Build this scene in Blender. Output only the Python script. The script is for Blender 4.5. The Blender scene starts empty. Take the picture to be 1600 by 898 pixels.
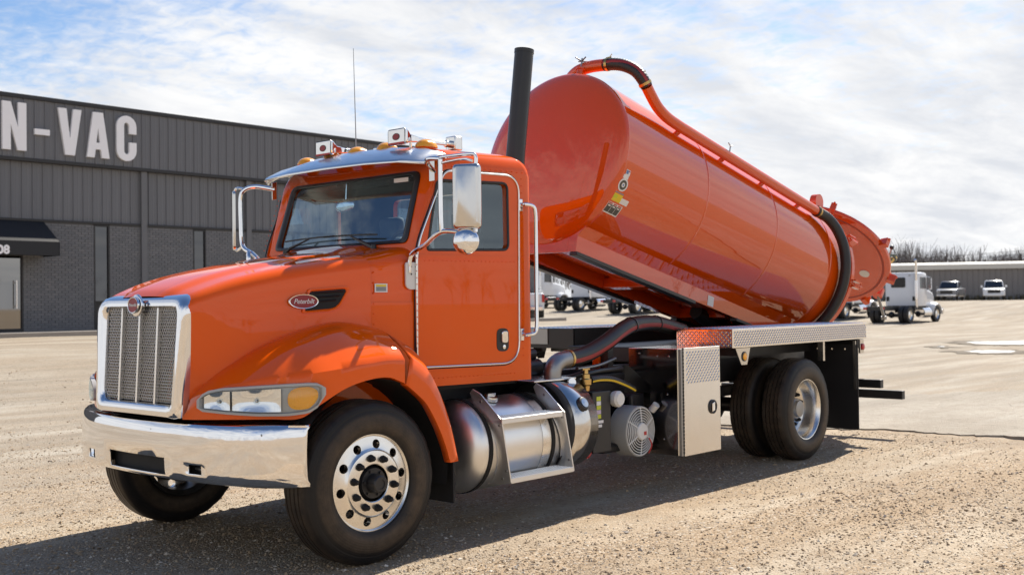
import bpy, bmesh, math, random
import numpy as np
from mathutils import Vector, Matrix
random.seed(7); rng = np.random.default_rng(7)
S = bpy.context.scene
R_ = math.radians
# ------------------------------------------------------------------ camera
cam_d = bpy.data.cameras.new('camera'); cam = bpy.data.objects.new('camera', cam_d)
S.collection.objects.link(cam); S.camera = cam
CAM = Vector((-4.454, -6.3555, 1.5862)); YAW, PIT, ROL = R_(48.05), R_(0.809), R_(-0.699)
fw = Vector((math.sin(YAW)*math.cos(PIT), math.cos(YAW)*math.cos(PIT), math.sin(PIT)))
rt = Vector((math.cos(YAW), -math.sin(YAW), 0)); up = rt.cross(fw)
r2 = rt*math.cos(ROL) + up*math.sin(ROL); u2 = -rt*math.sin(ROL) + up*math.cos(ROL)
M = Matrix((r2, u2, -fw)).transposed().to_4x4(); M.translation = CAM
cam.matrix_world = M
cam_d.sensor_width = 36; cam_d.lens = 1719.1/1600*36; cam_d.clip_start = .05; cam_d.clip_end = 9000
cam_d.dof.use_dof = True; cam_d.dof.focus_distance = 8.0; cam_d.dof.aperture_fstop = 3.2
# ------------------------------------------------------------------ sun and sky
SUN = Vector((1.03, .168, 1.0)).normalized()          # towards the sun
SUN_E = math.asin(SUN.z); SUN_A = math.atan2(SUN.x, SUN.y)
ld = bpy.data.lights.new('sun', 'SUN'); ld.energy = 5.0; ld.angle = R_(.53); ld.color = (1.0, .93, .82)
lo = bpy.data.objects.new('sun', ld); S.collection.objects.link(lo)
lo.rotation_euler = SUN.to_track_quat('Z', 'Y').to_euler(); lo.location = (20, 10, 30)
W = bpy.data.worlds.new('World'); S.world = W; W.use_nodes = True
nt = W.node_tree; nt.nodes.clear()
def wn(t, **k):
    n = nt.nodes.new(t)
    for a, b in k.items(): setattr(n, a, b)
    return n
L = nt.links.new
def wmath(op, a, b=None, c=None, clamp=False):
    n = wn('ShaderNodeMath', operation=op, use_clamp=clamp)
    for i, v in enumerate((a, b, c)):
        if v is None: continue
        if isinstance(v, (int, float)): n.inputs[i].default_value = v
        else: L(v, n.inputs[i])
    return n.outputs[0]
sky = wn('ShaderNodeTexSky', sky_type='NISHITA', sun_disc=False, sun_elevation=SUN_E, sun_rotation=SUN_A, altitude=60, air_density=1.0, dust_density=.6, ozone_density=1.6)
tc = wn('ShaderNodeTexCoord'); sep = wn('ShaderNodeSeparateXYZ'); L(tc.outputs['Generated'], sep.inputs[0])
zc = wmath('MAXIMUM', sep.outputs[2], .02)
px = wmath('DIVIDE', sep.outputs[0], wmath('ADD', zc, .12)); py = wmath('DIVIDE', sep.outputs[1], wmath('ADD', zc, .12))
cmb = wn('ShaderNodeCombineXYZ'); L(px, cmb.inputs[0]); L(py, cmb.inputs[1])
def cloudnoise(scale, detail, rough, rot, sx, sy, off=(0, 0, 0), dist=0.):
    m = wn('ShaderNodeMapping'); m.inputs['Rotation'].default_value = (0, 0, R_(rot)); m.inputs['Scale'].default_value = (sx, sy, 1); m.inputs['Location'].default_value = off
    L(cmb.outputs[0], m.inputs[0])
    n = wn('ShaderNodeTexNoise'); n.inputs['Scale'].default_value = scale; n.inputs['Detail'].default_value = detail; n.inputs['Roughness'].default_value = rough; n.inputs['Distortion'].default_value = dist
    L(m.outputs[0], n.inputs[0]); return n.outputs[0]
big = cloudnoise(.55, 3, .5, 20, 1, 1.6, (3.1, 1.7, 0))
mid = cloudnoise(2.6, 6, .62, 28, 1, 1.8, (0, 4, 0), .4)
fine = cloudnoise(13, 4, .6, -10, 1.5, 1.0, (5, 0, 0), .5)
el = sep.outputs[2]
# cover: thick and milky low down, breaking up with height
cov = wmath('ADD', wmath('MULTIPLY', big, .72), wmath('MULTIPLY', mid, .52))
cov = wmath('ADD', cov, wmath('MULTIPLY', fine, .46))
cov = wmath('SUBTRACT', cov, wmath('MULTIPLY', el, .85))
# thin out towards the blue gap (north-west, upwards)
dotn = wn('ShaderNodeVectorMath', operation='DOT_PRODUCT'); L(tc.outputs['Generated'], dotn.inputs[0]); dotn.inputs[1].default_value = (.27, .82, .50)
gap = wmath('MULTIPLY', wmath('MAXIMUM', wmath('SUBTRACT', dotn.outputs['Value'], .92), 0.), 11.0)
cov = wmath('SUBTRACT', cov, gap)
mr = wn('ShaderNodeMapRange', interpolation_type='SMOOTHSTEP'); L(cov, mr.inputs[0]); mr.inputs[1].default_value = .30; mr.inputs[2].default_value = .72
shade = cloudnoise(1.5, 6, .62, 35, 1, 2.0, (9, 2, 0), .3)
cr = wn('ShaderNodeValToRGB'); L(shade, cr.inputs[0])
cr.color_ramp.elements[0].position = .36; cr.color_ramp.elements[0].color = (4.45, 4.6, 4.9, 1)
cr.color_ramp.elements[1].position = .62; cr.color_ramp.elements[1].color = (5.85, 5.85, 5.87, 1)
mx = wn('ShaderNodeMix', data_type='RGBA'); L(mr.outputs[0], mx.inputs['Factor']); L(cr.outputs[0], mx.inputs['B'])
sb = wn('ShaderNodeVectorMath', operation='MULTIPLY'); L(sky.outputs[0], sb.inputs[0]); sb.inputs[1].default_value = (.62, .71, .82)
L(sb.outputs[0], mx.inputs['A'])
bg = wn('ShaderNodeBackground'); bg.inputs[1].default_value = .1; L(mx.outputs['Result'], bg.inputs[0])
wo = wn('ShaderNodeOutputWorld'); L(bg.outputs[0], wo.inputs[0])
S.view_settings.view_transform = 'Standard'; S.view_settings.look = 'None'; S.view_settings.gamma = 1; S.view_settings.use_curve_mapping = False
S.view_settings.exposure = 0.78
S.render.engine = 'CYCLES'; S.cycles.max_bounces = 8; S.cycles.transparent_max_bounces = 12; S.cycles.sample_clamp_indirect = 6; S.cycles.caustics_reflective = False; S.cycles.caustics_refractive = False
# ------------------------------------------------------------------ materials
MAT = {}
class NG:
    def __init__(s, name):
        s.m = bpy.data.materials.new(name); s.m.use_nodes = True; s.t = s.m.node_tree; s.t.nodes.clear()
        s.out = s.n('ShaderNodeOutputMaterial'); MAT[name] = s.m
    def n(s, t, ins=None, **k):
        x = s.t.nodes.new(t)
        for a, b in k.items(): setattr(x, a, b)
        for a, b in (ins or {}).items():
            if isinstance(b, bpy.types.NodeSocket): s.t.links.new(b, x.inputs[a])
            else: x.inputs[a].default_value = b
        return x
    def l(s, a, b): s.t.links.new(a, b)
    def math(s, op, a, b=0., clamp=False): return s.n('ShaderNodeMath', {0: a, 1: b}, operation=op, use_clamp=clamp).outputs[0]
    def noise(s, vec, scale, detail=4, rough=.55, dist=0.): return s.n('ShaderNodeTexNoise', {'Vector': vec, 'Scale': scale, 'Detail': detail, 'Roughness': rough, 'Distortion': dist}).outputs[0]
    def ramp(s, f, *st):
        r = s.n('ShaderNodeValToRGB', {0: f}); e = r.color_ramp.elements
        while len(e) < len(st): e.new(.5)
        for x, (p, c) in zip(e, st): x.position = p; x.color = (*c, 1) if len(c) == 3 else c
        return r.outputs[0]
    def mix(s, f, a, b): 
        x = s.n('ShaderNodeMix', data_type='RGBA')
        for k, v in (('Factor', f), ('A', a), ('B', b)):
            i = [q for q in x.inputs if q.name == k and q.enabled][0] if k != 'Factor' else x.inputs[0]
            if isinstance(v, bpy.types.NodeSocket): s.l(v, i)
            elif k == 'Factor': i.default_value = v
            else: i.default_value = (*v, 1) if len(v) == 3 else v
        return x.outputs['Result']
    def co(s): return s.n('ShaderNodeTexCoord').outputs['Object']
    def pos(s): return s.n('ShaderNodeNewGeometry').outputs['Position']
    def bsdf(s, **k):
        b = s.n('ShaderNodeBsdfPrincipled')
        al = dict(base='Base Color', rough='Roughness', metal='Metallic', coat='Coat Weight', coatr='Coat Roughness', normal='Normal', spec='Specular IOR Level', emit='Emission Color', emits='Emission Strength', trans='Transmission Weight', ior='IOR', aniso='Anisotropic', sss='Subsurface Weight')
        for a, v in k.items():
            i = b.inputs[al[a]]
            if isinstance(v, bpy.types.NodeSocket): s.l(v, i)
            else: i.default_value = (*v, 1) if isinstance(v, tuple) and len(v) == 3 else v
        s.l(b.outputs[0], s.out.inputs[0]); return b
    def bump(s, h, strength=.3, dist=.01, nrm=None):
        d = {'Height': h, 'Strength': strength, 'Distance': dist}
        if nrm is not None: d['Normal'] = nrm
        return s.n('ShaderNodeBump', d).outputs[0]
def simple(name, base, rough=.5, metal=0., coat=0., var=.0, vs=6., bump=0., bs=60., bd=.002, rvar=0., spec=.5):
    g = NG(name); c = g.co(); b = base
    k = dict(rough=rough, metal=metal, coat=coat, spec=spec)
    if var:
        f = g.noise(c, vs, 5, .6)
        b = g.mix(f, tuple(max(0, x*(1-var)) for x in base), tuple(min(1, x*(1+var)) for x in base))
    if rvar: k['rough'] = g.math('ADD', g.math('MULTIPLY', g.noise(c, vs*1.7, 5, .65), rvar), rough-rvar/2)
    if bump: k['normal'] = g.bump(g.noise(c, bs, 4, .6), bump, bd)
    g.bsdf(base=b, **k); return g.m
# orange paint with clear coat, faint dust
for pname, pbase, pior in (('paint', (.83, .106, .0015), 1.50), ('tank_paint', (.68, .076, .0010), 1.72)):
  g = NG(pname); c = g.co(); d = g.noise(c, 2.3, 6, .6)
  dust = g.math('MULTIPLY', g.math('SUBTRACT', d, .48, True), .25)
  low = g.n('ShaderNodeMapRange', {0: g.n('ShaderNodeSeparateXYZ', {0: c}).outputs[2], 1: 1.25, 2: .55}).outputs[0]
  dust = g.math('ADD', dust, g.math('MULTIPLY', g.math('MULTIPLY', low, g.noise(c, 7, 6, .7)), .30), True)
  base = g.mix(dust, pbase, (.52, .20, .09))
  orange = g.noise(c, 1.1, 2, .4)
  pb_ = g.bsdf(base=base, rough=.38, coat=.9 if pname == 'paint' else 1.0, coatr=.006, spec=.0, normal=g.bump(orange, .006 if pname == 'paint' else .022, .02))
  pb_.inputs['Coat IOR'].default_value = pior
simple('paint_inner', (.34, .035, .008), .5, var=.3, vs=5)
def metalmat(name, base, rough, wav=.0, ws=3., rv=.08, fine=0.):
    g = NG(name); c = g.co(); n = g.noise(c, ws, 4, .55)
    k = {}
    if wav: k['normal'] = g.bump(n, wav, .03)
    r = g.math('ADD', g.math('MULTIPLY', g.noise(c, 9, 6, .7), rv), max(.0, rough-rv/2))
    g.bsdf(base=g.mix(g.noise(c, 5, 5, .6), tuple(x*.93 for x in base), base), rough=r, metal=1., **k)
metalmat('chrome', (.86, .86, .87), .05, .05, 2.2, .05)
metalmat('chrome_plain', (.84, .84, .85), .07, 0, 3, .06)
metalmat('aluminium', (.82, .81, .79), .24, .02, 3, .16)
metalmat('polished_disc', (.86, .84, .80), .25, .0, 6, .05)
metalmat('matte_alu', (.80, .79, .77), .46, .0, 6, .16)
metalmat('brushed_tank', (.84, .84, .83), .36, .03, 4, .14)
metalmat('stainless', (.66, .65, .63), .16, .05, 3, .14)
metalmat('tread_plate', (.83, .82, .80), .16, .05, 8, .10)
metalmat('steel_grey', (.34, .34, .34), .42, .05, 5, .2)
metalmat('dark_steel', (.30, .28, .28), .14, .03, 3, .1)
metalmat('brass', (.62, .42, .16), .32, .0, 5, .2)
simple('black_frame', (.014, .014, .016), .42, var=.5, vs=4, rvar=.25)
simple('black_plastic', (.018, .018, .02), .38, rvar=.15)
simple('black_matte', (.010, .010, .011), .75, var=.3)
simple('stack_black', (.012, .014, .018), .33, rvar=.1)
g = NG('hose_rubber'); c = g.co(); g.bsdf(base=g.mix(g.noise(c, 8, 5, .6), (.010, .010, .011), (.028, .027, .026)), rough=.42, normal=g.bump(g.noise(c, 50, 3, .5), .15, .003))
simple('hose_stripe', (.30, .030, .030), .5); simple('yellow_stripe', (.72, .50, .02), .5)
# tyre rubber: dust brown on the sidewall
g = NG('tyre'); c = g.co(); sx = g.n('ShaderNodeSeparateXYZ', {0: c})
rad = g.n('ShaderNodeVectorMath', {0: g.n('ShaderNodeCombineXYZ', {0: sx.outputs[0], 2: sx.outputs[2]}).outputs[0]}, operation='LENGTH').outputs['Value']
dn = g.noise(c, 7, 6, .65)
band = g.ramp(rad, (.30, (.1, .1, .1)), (.345, (.95, .95, .95)), (.41, (.75, .75, .75)), (.432, (.10, .10, .10)), (.46, (.05, .05, .05)), (.490, (.25, .25, .25)), (.503, (.75, .75, .75)))
df = g.math('MULTIPLY', band, g.math('SUBTRACT', g.math('MULTIPLY', dn, 2.0), .42, True), True)
ring = g.math('SINE', g.math('MULTIPLY', rad, 420.))
ang_ = g.math('ARCTAN2', sx.outputs[2], sx.outputs[0]); emb = g.math('MULTIPLY', g.math('GREATER_THAN', g.noise(g.n('ShaderNodeCombineXYZ', {0: g.math('MULTIPLY', ang_, 9.), 1: g.math('MULTIPLY', rad, 30.)}).outputs[0], 2.2, 2, .5), .56), g.ramp(rad, (.372, (0, 0, 0)), (.376, (1, 1, 1)), (.412, (1, 1, 1)), (.416, (0, 0, 0))))
ring = g.math('ADD', ring, g.math('MULTIPLY', emb, 4.))
g.bsdf(base=g.mix(df, (.008, .008, .009), (.095, .067, .044)), rough=g.math('ADD', g.math('MULTIPLY', dn, .3), .34), spec=.28, normal=g.bump(g.math('ADD', g.math('MULTIPLY', ring, .35), g.noise(c, 40, 4, .6)), .22, .003))
simple('tyre_plain', (.022, .021, .020), .65, var=.4, vs=9)
# glass: thin sheet, tinted
def glassmat(name, tint, ior=1.5, rough=0.):
    g = NG(name); t = g.n('ShaderNodeBsdfTransparent', {0: (*tint, 1)}); gl = g.n('ShaderNodeBsdfGlossy', {'Color': (.76, .90, 1, 1), 'Roughness': rough})
    r0 = ((ior-1)/(ior+1))**2; fa = g.math('POWER', g.n('ShaderNodeLayerWeight', {0: .5}).outputs['Facing'], 5.); f = g.math('ADD', g.math('MULTIPLY', fa, 1-r0), r0, True); m = g.n('ShaderNodeMixShader', {0: f, 1: t.outputs[0], 2: gl.outputs[0]}); g.l(m.outputs[0], g.out.inputs[0])
glassmat('glass', (.80, .90, .92), 2.1); glassmat('glass_shield', (.66, .82, .92), 2.6); glassmat('lens', (.93, .95, .96), 1.45)
simple('pane_dark', (.012, .013, .015), .04, spec=.8)
simple('pane_mirror', (.115, .116, .12), .03, metal=1.); simple('door_mirror', (.24, .235, .23), .02, metal=1.)
g = NG('amber'); g.bsdf(base=(1.0, .42, .015), rough=.16, coat=.6, sss=.15, normal=g.bump(g.n('ShaderNodeTexWave', {'Vector': g.co(), 'Scale': 34.}).outputs[1], .25, .004))
simple('red_lens', (.45, .012, .012), .12, coat=.6)
simple('badge_red', (.26, .008, .016), .4, coat=.15)
simple('white_paint', (.78, .78, .77), .3, coat=.5, var=.05)
simple('truck_white', (.74, .76, .79), .28, coat=.7, var=.04, vs=2)
simple('silver_paint', (.22, .225, .235), .3, metal=.4, coat=.6)
simple('dark_paint', (.025, .027, .032), .28, coat=.7)
simple('plastic_white', (.72, .72, .70), .4); simple('plastic_grey', (.42, .42, .41), .45, var=.1)
simple('label_yellow', (.75, .55, .02), .4); simple('label_green', (.55, .60, .03), .4); simple('label_blue', (.10, .19, .42), .4); simple('label_red', (.5, .03, .03), .4); simple('label_dark', (.06, .06, .05), .4); simple('label_white', (.74, .74, .74), .4); simple('label_grey', (.22, .25, .28), .4); simple('label_lilac', (.55, .45, .6), .4)
simple('interior', (.095, .095, .10), .7, var=.3); simple('headliner', (.035, .032, .028), .8); simple('seat', (.16, .16, .165), .75, var=.2)
simple('mirror_glass', (.92, .92, .92), .015, metal=1.)
# building
g = NG('ribbed'); p = g.co(); oi = g.n('ShaderNodeObjectInfo').outputs['Random']
st = g.n('ShaderNodeMapping', {0: p, 'Scale': (9, 9, .5)}).outputs[0]
b0 = g.mix(g.noise(st, 1.0, 5, .6), (.138, .143, .156), (.176, .180, .192))
g.bsdf(base=g.mix(g.math('MULTIPLY', oi, .35), b0, (.130, .135, .146)), rough=.48, spec=.35)
simple('trim_dark', (.020, .020, .022), .5); simple('trim_grey', (.135, .138, .147), .5, var=.12)
g = NG('brick'); isl = g.n('ShaderNodeNewGeometry').outputs['Random Per Island']
g.bsdf(base=g.ramp(isl, (0, (.135, .140, .150)), (.5, (.152, .155, .164)), (1, (.172, .173, .180))), rough=.7, normal=g.bump(g.noise(g.co(), 60, 4, .6), .3, .004))
simple('mortar', (.118, .121, .128), .9)
simple('letter_white', (.90, .90, .92), .45, var=.03); simple('awning', (.010, .011, .014), .6, var=.2, vs=2)
g = NG('far_wall'); p = g.co(); g.bsdf(base=g.mix(g.noise(p, .25, 5, .6), (.17, .16, .155), (.24, .225, .22)), rough=.6)
simple('far_roof', (.62, .60, .54), .55, var=.1, vs=.4); simple('concrete', (.30, .27, .235), .85, var=.25, vs=1.2, bump=.3, bs=30, bd=.01)
g = NG('twigs'); isl = g.n('ShaderNodeNewGeometry').outputs['Random Per Island']; g.bsdf(base=g.ramp(isl, (0, (.10, .086, .080)), (.6, (.155, .135, .126)), (1, (.22, .195, .185))), rough=.9)
simple('scrub', (.10, .085, .05), .9, var=.4, vs=.6); simple('pole_wood', (.13, .10, .08), .85, var=.2)
simple('wet_soil', (.20, .172, .138), .9, spec=.05, var=.4, vs=1.5, bump=.3, bs=8, bd=.02)
# water
g = NG('water'); p = g.pos(); g.bsdf(base=(.10, .09, .075), rough=.34, spec=1.0, ior=1.8, normal=g.bump(g.noise(p, 3.5, 3, .5), .10, .02))
# ------------------------------------------------------------------ ground material
def groundmat(name, tan, pale, dark, pebble=1.0, speck=.22):
    g = NG(name); p = g.pos()
    v1 = g.n('ShaderNodeTexVoronoi', {'Vector': p, 'Scale': 62., 'Randomness': 1.}); v2 = g.n('ShaderNodeTexVoronoi', {'Vector': p, 'Scale': 23., 'Randomness': 1.})
    hue = g.n('ShaderNodeSeparateColor', {0: v1.outputs['Color']}).outputs[0]; hue2 = g.n('ShaderNodeSeparateColor', {0: v2.outputs['Color']}).outputs[1]
    peb = g.ramp(hue, (0, tuple(x*.6 for x in dark)), (.14, tuple(x*.95 for x in dark)), (.45, tan), (.72, tuple(x*1.10 for x in tan)), (.9, pale), (1, (.54, .49, .42)))
    st = g.n('ShaderNodeMapping', {0: p, 'Rotation': (0, 0, R_(6)), 'Scale': (.16, 1.25, 1)}).outputs[0]
    tracks = g.noise(st, 1.0, 6, .62, .3); patches = g.noise(p, .33, 6, .6, .4); mid = g.noise(p, 2.4, 6, .65)
    soil = g.mix(g.n('ShaderNodeMapRange', {0: tracks, 1: .42, 2: .58}).outputs[0], tan, pale)
    soil = g.mix(g.n('ShaderNodeMapRange', {0: patches, 1: .50, 2: .66, 4: .70}).outputs[0], soil, dark)
    soil = g.mix(g.n('ShaderNodeMapRange', {0: mid, 1: .45, 2: .70, 4: .60}).outputs[0], soil, tuple(x*.72 for x in tan))
    far = g.noise(g.n('ShaderNodeMapping', {0: p, 'Location': (3, 7, 0), 'Scale': (.045, .10, 1)}).outputs[0], 1.0, 5, .62, .4)
    soil = g.mix(g.n('ShaderNodeMapRange', {0: far, 1: .46, 2: .60, 4: .75}).outputs[0], soil, (.29, .258, .214))
    xy = g.n('ShaderNodeSeparateXYZ', {0: p}); ln = g.math('ADD', g.math('ADD', xy.outputs[1], g.math('MULTIPLY', xy.outputs[0], .30)), g.math('MULTIPLY', g.noise(p, .45, 4, .6), 5.))
    pk = g.n('ShaderNodeMapRange', {0: ln, 1: 5.2, 2: 8.0}).outputs[0]
    worn = g.mix(g.n('ShaderNodeMapRange', {0: tracks, 1: .40, 2: .62}).outputs[0], (.25, .218, .175), (.40, .36, .30)); worn = g.mix(g.n('ShaderNodeMapRange', {0: patches, 1: .48, 2: .64, 4: .65}).outputs[0], worn, (.30, .25, .19))
    soil = g.mix(g.math('MULTIPLY', pk, .85), soil, worn)
    amt = g.math('MULTIPLY', g.n('ShaderNodeMapRange', {0: g.noise(st, 1.7, 5, .6), 1: .40, 2: .60, 3: .12, 4: .85}).outputs[0], pebble)
    col = g.mix(g.math('MULTIPLY', amt, g.math('SUBTRACT', 1., g.math('MULTIPLY', pk, .6))), soil, peb)
    spk = g.math('MULTIPLY', g.math('GREATER_THAN', hue2, .93), speck); col = g.mix(spk, col, (.085, .068, .052))
    h = g.math('ADD', g.math('MULTIPLY', v1.outputs['Distance'], -.7), g.math('MULTIPLY', v2.outputs['Distance'], -.25)); h = g.math('ADD', h, g.math('MULTIPLY', mid, 1.6))
    g.bsdf(base=col, rough=.92, spec=.2, normal=g.bump(h, .55, .022)); return g.m
groundmat('gravel_ground', (.345, .252, .160), (.480, .408, .310), (.245, .190, .136))
groundmat('pad_ground', (.36, .315, .255), (.45, .408, .345), (.265, .228, .18), .22, .25)
g = NG('pebbles'); isl = g.n('ShaderNodeNewGeometry').outputs['Random Per Island']
g.bsdf(base=g.ramp(isl, (0, (.12, .092, .070)), (.03, (.23, .17, .115)), (.18, (.33, .24, .15)), (.60, (.42, .31, .195)), (.80, (.45, .37, .28)), (1, (.64, .58, .49))), rough=.85, spec=.3)
# ------------------------------------------------------------------ mesh helpers
COL = S.collection
def tag(o, label=None, cat=None, group=None, kind=None):
    for k, v in (('label', label), ('category', cat), ('group', group), ('kind', kind)):
        if v: o[k] = v
    return o
def empty(name, loc=(0, 0, 0), rz=0.):
    o = bpy.data.objects.new(name, None); COL.objects.link(o); o.location = loc; o.rotation_euler = (0, 0, rz); o.empty_display_size = .2; return o
def link(name, me, parent=None, mat=None):
    o = bpy.data.objects.new(name, me); COL.objects.link(o)
    if parent: o.parent = parent
    if mat and not me.materials: me.materials.append(MAT[mat])
    return o
class MB:
    def __init__(s): s.v = []; s.f = []
    def add(s, V, F):
        b = len(s.v); s.v += [tuple(x) for x in V]; s.f += [tuple(i+b for i in f) for f in F]; return s
    def box(s, x0, x1, y0, y1, z0, z1):
        return s.add([(x0, y0, z0), (x1, y0, z0), (x1, y1, z0), (x0, y1, z0), (x0, y0, z1), (x1, y0, z1), (x1, y1, z1), (x0, y1, z1)],
                     [(3, 2, 1, 0), (4, 5, 6, 7), (0, 1, 5, 4), (1, 2, 6, 5), (2, 3, 7, 6), (3, 0, 4, 7)])
    def obox(s, c, ax, half):
        c = Vector(c); A = [Vector(a).normalized()*h for a, h in zip(ax, half)]
        V = [c+A[0]*i+A[1]*j+A[2]*k for k in (-1, 1) for j in (-1, 1) for i in (-1, 1)]
        return s.add(V, [(0, 2, 3, 1), (4, 5, 7, 6), (0, 1, 5, 4), (1, 3, 7, 5), (3, 2, 6, 7), (2, 0, 4, 6)])
    def grid(s, rows, cu=False, cv=False):
        n, m = len(rows), len(rows[0]); F = []
        for i in range(n if cu else n-1):
            for j in range(m if cv else m-1):
                a, b = i, (i+1) % n; c, d = j, (j+1) % m
                F.append((a*m+c, a*m+d, b*m+d, b*m+c))
        return s.add([p for r in rows for p in r], F)
    def lathe(s, prof, o=(0, 0, 0), ax=(0, 1, 0), n=32, ref=None, a0=0., a1=2*math.pi):
        o = Vector(o); ax = Vector(ax).normalized(); e = Vector(ref) if ref else (Vector((0, 0, 1)) if abs(ax.z) < .9 else Vector((1, 0, 0)))
        e = (e-ax*e.dot(ax)).normalized(); f = ax.cross(e); full = abs(a1-a0-2*math.pi) < 1e-6
        rows = []
        for k in range(n if full else n+1):
            t = a0+(a1-a0)*k/n; d = e*math.cos(t)+f*math.sin(t); rows.append([o+ax*h+d*r for h, r in prof])
        return s.grid(rows, cu=full)
    def cyl(s, p0, p1, r0, r1=None, n=16):
        p0, p1 = Vector(p0), Vector(p1); r1 = r0 if r1 is None else r1; h = (p1-p0).length
        return s.lathe([(0, 1e-5), (0, r0), (h, r1), (h, 1e-5)], p0, p1-p0, n)
    def tube(s, path, r, n=10, closed=False, rs=None, cap=True):
        P = [Vector(p) for p in path]; m = len(P); T = []
        for i in range(m):
            a = P[(i-1) % m] if closed or i > 0 else P[i]; b = P[(i+1) % m] if closed or i < m-1 else P[i]; T.append((b-a).normalized())
        e = Vector((0, 0, 1)) if abs(T[0].z) < .9 else Vector((1, 0, 0)); rows = []
        for i in range(m):
            e = (e-T[i]*e.dot(T[i])).normalized(); f = T[i].cross(e); q = rs[i] if rs else r
            rows.append([P[i]+(e*math.cos(2*math.pi*k/n)+f*math.sin(2*math.pi*k/n))*q for k in range(n)])
        b = len(s.v); s.grid(rows, cu=closed, cv=True)
        if cap and not closed: s.f += [tuple(b+k for k in range(n))[::-1], tuple(b+(m-1)*n+k for k in range(n))]
        return s
    def ball(s, c, r, n=10, m=6, sc=(1, 1, 1), half=False):
        rows = []
        for i in range(m+1):
            t = math.pi*(.5 if half else 1)*i/m; rows.append([(c[0]+r*sc[0]*math.sin(max(t, 1e-4))*math.cos(2*math.pi*k/n), c[1]+r*sc[1]*math.sin(max(t, 1e-4))*math.sin(2*math.pi*k/n), c[2]+r*sc[2]*math.cos(t)) for k in range(n)])
        return s.grid(rows, cv=True)
    def prism(s, poly, fn, d0, d1):
        """closed solid from a simple polygon: fn(a,b,d) -> xyz"""
        n = len(poly); V = [fn(a, b, d0) for a, b in poly]+[fn(a, b, d1) for a, b in poly]
        return s.add(V, [tuple(range(n))[::-1], tuple(range(n, 2*n))]+[(i, (i+1) % n, n+(i+1) % n, n+i) for i in range(n)])
    def mesh(s, name, smooth=35, weld=False):
        me = bpy.data.meshes.new(name); me.from_pydata(s.v, [], s.f); 
        bm = bmesh.new(); bm.from_mesh(me)
        if weld: bmesh.ops.remove_doubles(bm, verts=bm.verts, dist=1e-4)
        bmesh.ops.recalc_face_normals(bm, faces=bm.faces); bm.to_mesh(me); bm.free()
        finish(me, smooth); return me
    def build(s, name, mat, parent=None, smooth=35, bevel=0., weld=False, seg=2, loc=None):
        o = link(name, s.mesh(name, smooth, weld), parent, mat)
        if loc: o.location = loc
        if bevel: addbevel(o, bevel, seg)
        return o
def finish(me, smooth=35):
    if smooth: me.shade_smooth(); me.set_sharp_from_angle(angle=R_(smooth))
    else: me.shade_flat()
def addbevel(o, w, seg=2):
    m = o.modifiers.new('bevel', 'BEVEL'); m.width = w; m.segments = seg; m.limit_method = 'ANGLE'; m.angle_limit = R_(35); m.harden_normals = False
def catmull(pts, n):
    P = [Vector(p) for p in pts]; out = []
    for i in range(len(P)-1):
        a = P[max(i-1, 0)]; b = P[i]; c = P[i+1]; d = P[min(i+2, len(P)-1)]
        for k in range(n):
            t = k/n; out.append(.5*((2*b)+(c-a)*t+(2*a-5*b+4*c-d)*t*t+(3*b-a-3*c+d)*t**3))
    out.append(P[-1]); return out
def roundpoly(pts, r, n=5):
    """round the corners of a 2D polygon; r number or list"""
    out = []; m = len(pts)
    for i in range(m):
        p = Vector(pts[i]); a = Vector(pts[i-1]); b = Vector(pts[(i+1) % m]); q = r[i] if isinstance(r, (list, tuple)) else r
        da = (a-p); db = (b-p); q = min(q, da.length*.49, db.length*.49)
        if q < 1e-4: out.append((p.x, p.y)); continue
        s0 = p+da.normalized()*q; s1 = p+db.normalized()*q
        for k in range(n+1):
            t = k/n; z = s0*(1-t)**2+p*2*t*(1-t)+s1*t*t; out.append((z.x, z.y))
    return out
def lerp(tab, x):
    if x <= tab[0][0]: return tab[0][1]
    for (a, b), (c, d) in zip(tab, tab[1:]):
        if x <= c: return b+(d-b)*(x-a)/(c-a)
    return tab[-1][1]
def slerp(tab, x):                      # smooth interpolation through the table
    n = len(tab)
    if x <= tab[0][0]: return tab[0][1]
    if x >= tab[-1][0]: return tab[-1][1]
    for i in range(n-1):
        if x <= tab[i+1][0]: break
    x0, y0 = tab[i]; x1, y1 = tab[i+1]; h = x1-x0; t = (x-x0)/h
    m = lambda k: (tab[min(k+1, n-1)][1]-tab[max(k-1, 0)][1])/(tab[min(k+1, n-1)][0]-tab[max(k-1, 0)][0])
    return (2*t**3-3*t*t+1)*y0+(t**3-2*t*t+t)*h*m(i)+(-2*t**3+3*t*t)*y1+(t**3-t*t)*h*m(i+1)
def plate(outer, holes, fn, thick, name, mat, parent=None, smooth=30, bevel=0.):
    """flat (or mapped) sheet with holes; fn(a,b,depth) -> xyz"""
    bm = bmesh.new(); loops = [outer]+list(holes); top = []; edges = []; L2 = []
    for lp in loops:
        vs = [bm.verts.new((a, b, 0)) for a, b in lp]; es = [bm.edges.new((vs[i], vs[(i+1) % len(vs)])) for i in range(len(vs))]
        edges += es; L2.append(vs)
    bmesh.ops.triangle_fill(bm, use_beauty=True, use_dissolve=False, edges=edges, normal=(0, 0, 1))
    bm.verts.index_update(); V = [(v.co.x, v.co.y) for v in bm.verts]; F = [tuple(v.index for v in f.verts) for f in bm.faces]
    idx = [[v.index for v in vs] for vs in L2]; bm.free(); n = len(V); mb = MB()
    if thick:
        mb.add([fn(a, b, 0) for a, b in V]+[fn(a, b, thick) for a, b in V], F+[tuple(i+n for i in f[::-1]) for f in F]+[(lp[i], lp[(i+1) % len(lp)], lp[(i+1) % len(lp)]+n, lp[i]+n) for lp in idx for i in range(len(lp))])
    else: mb.add([fn(a, b, 0) for a, b in V], F)
    return mb.build(name, mat, parent, smooth, bevel)
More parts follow.
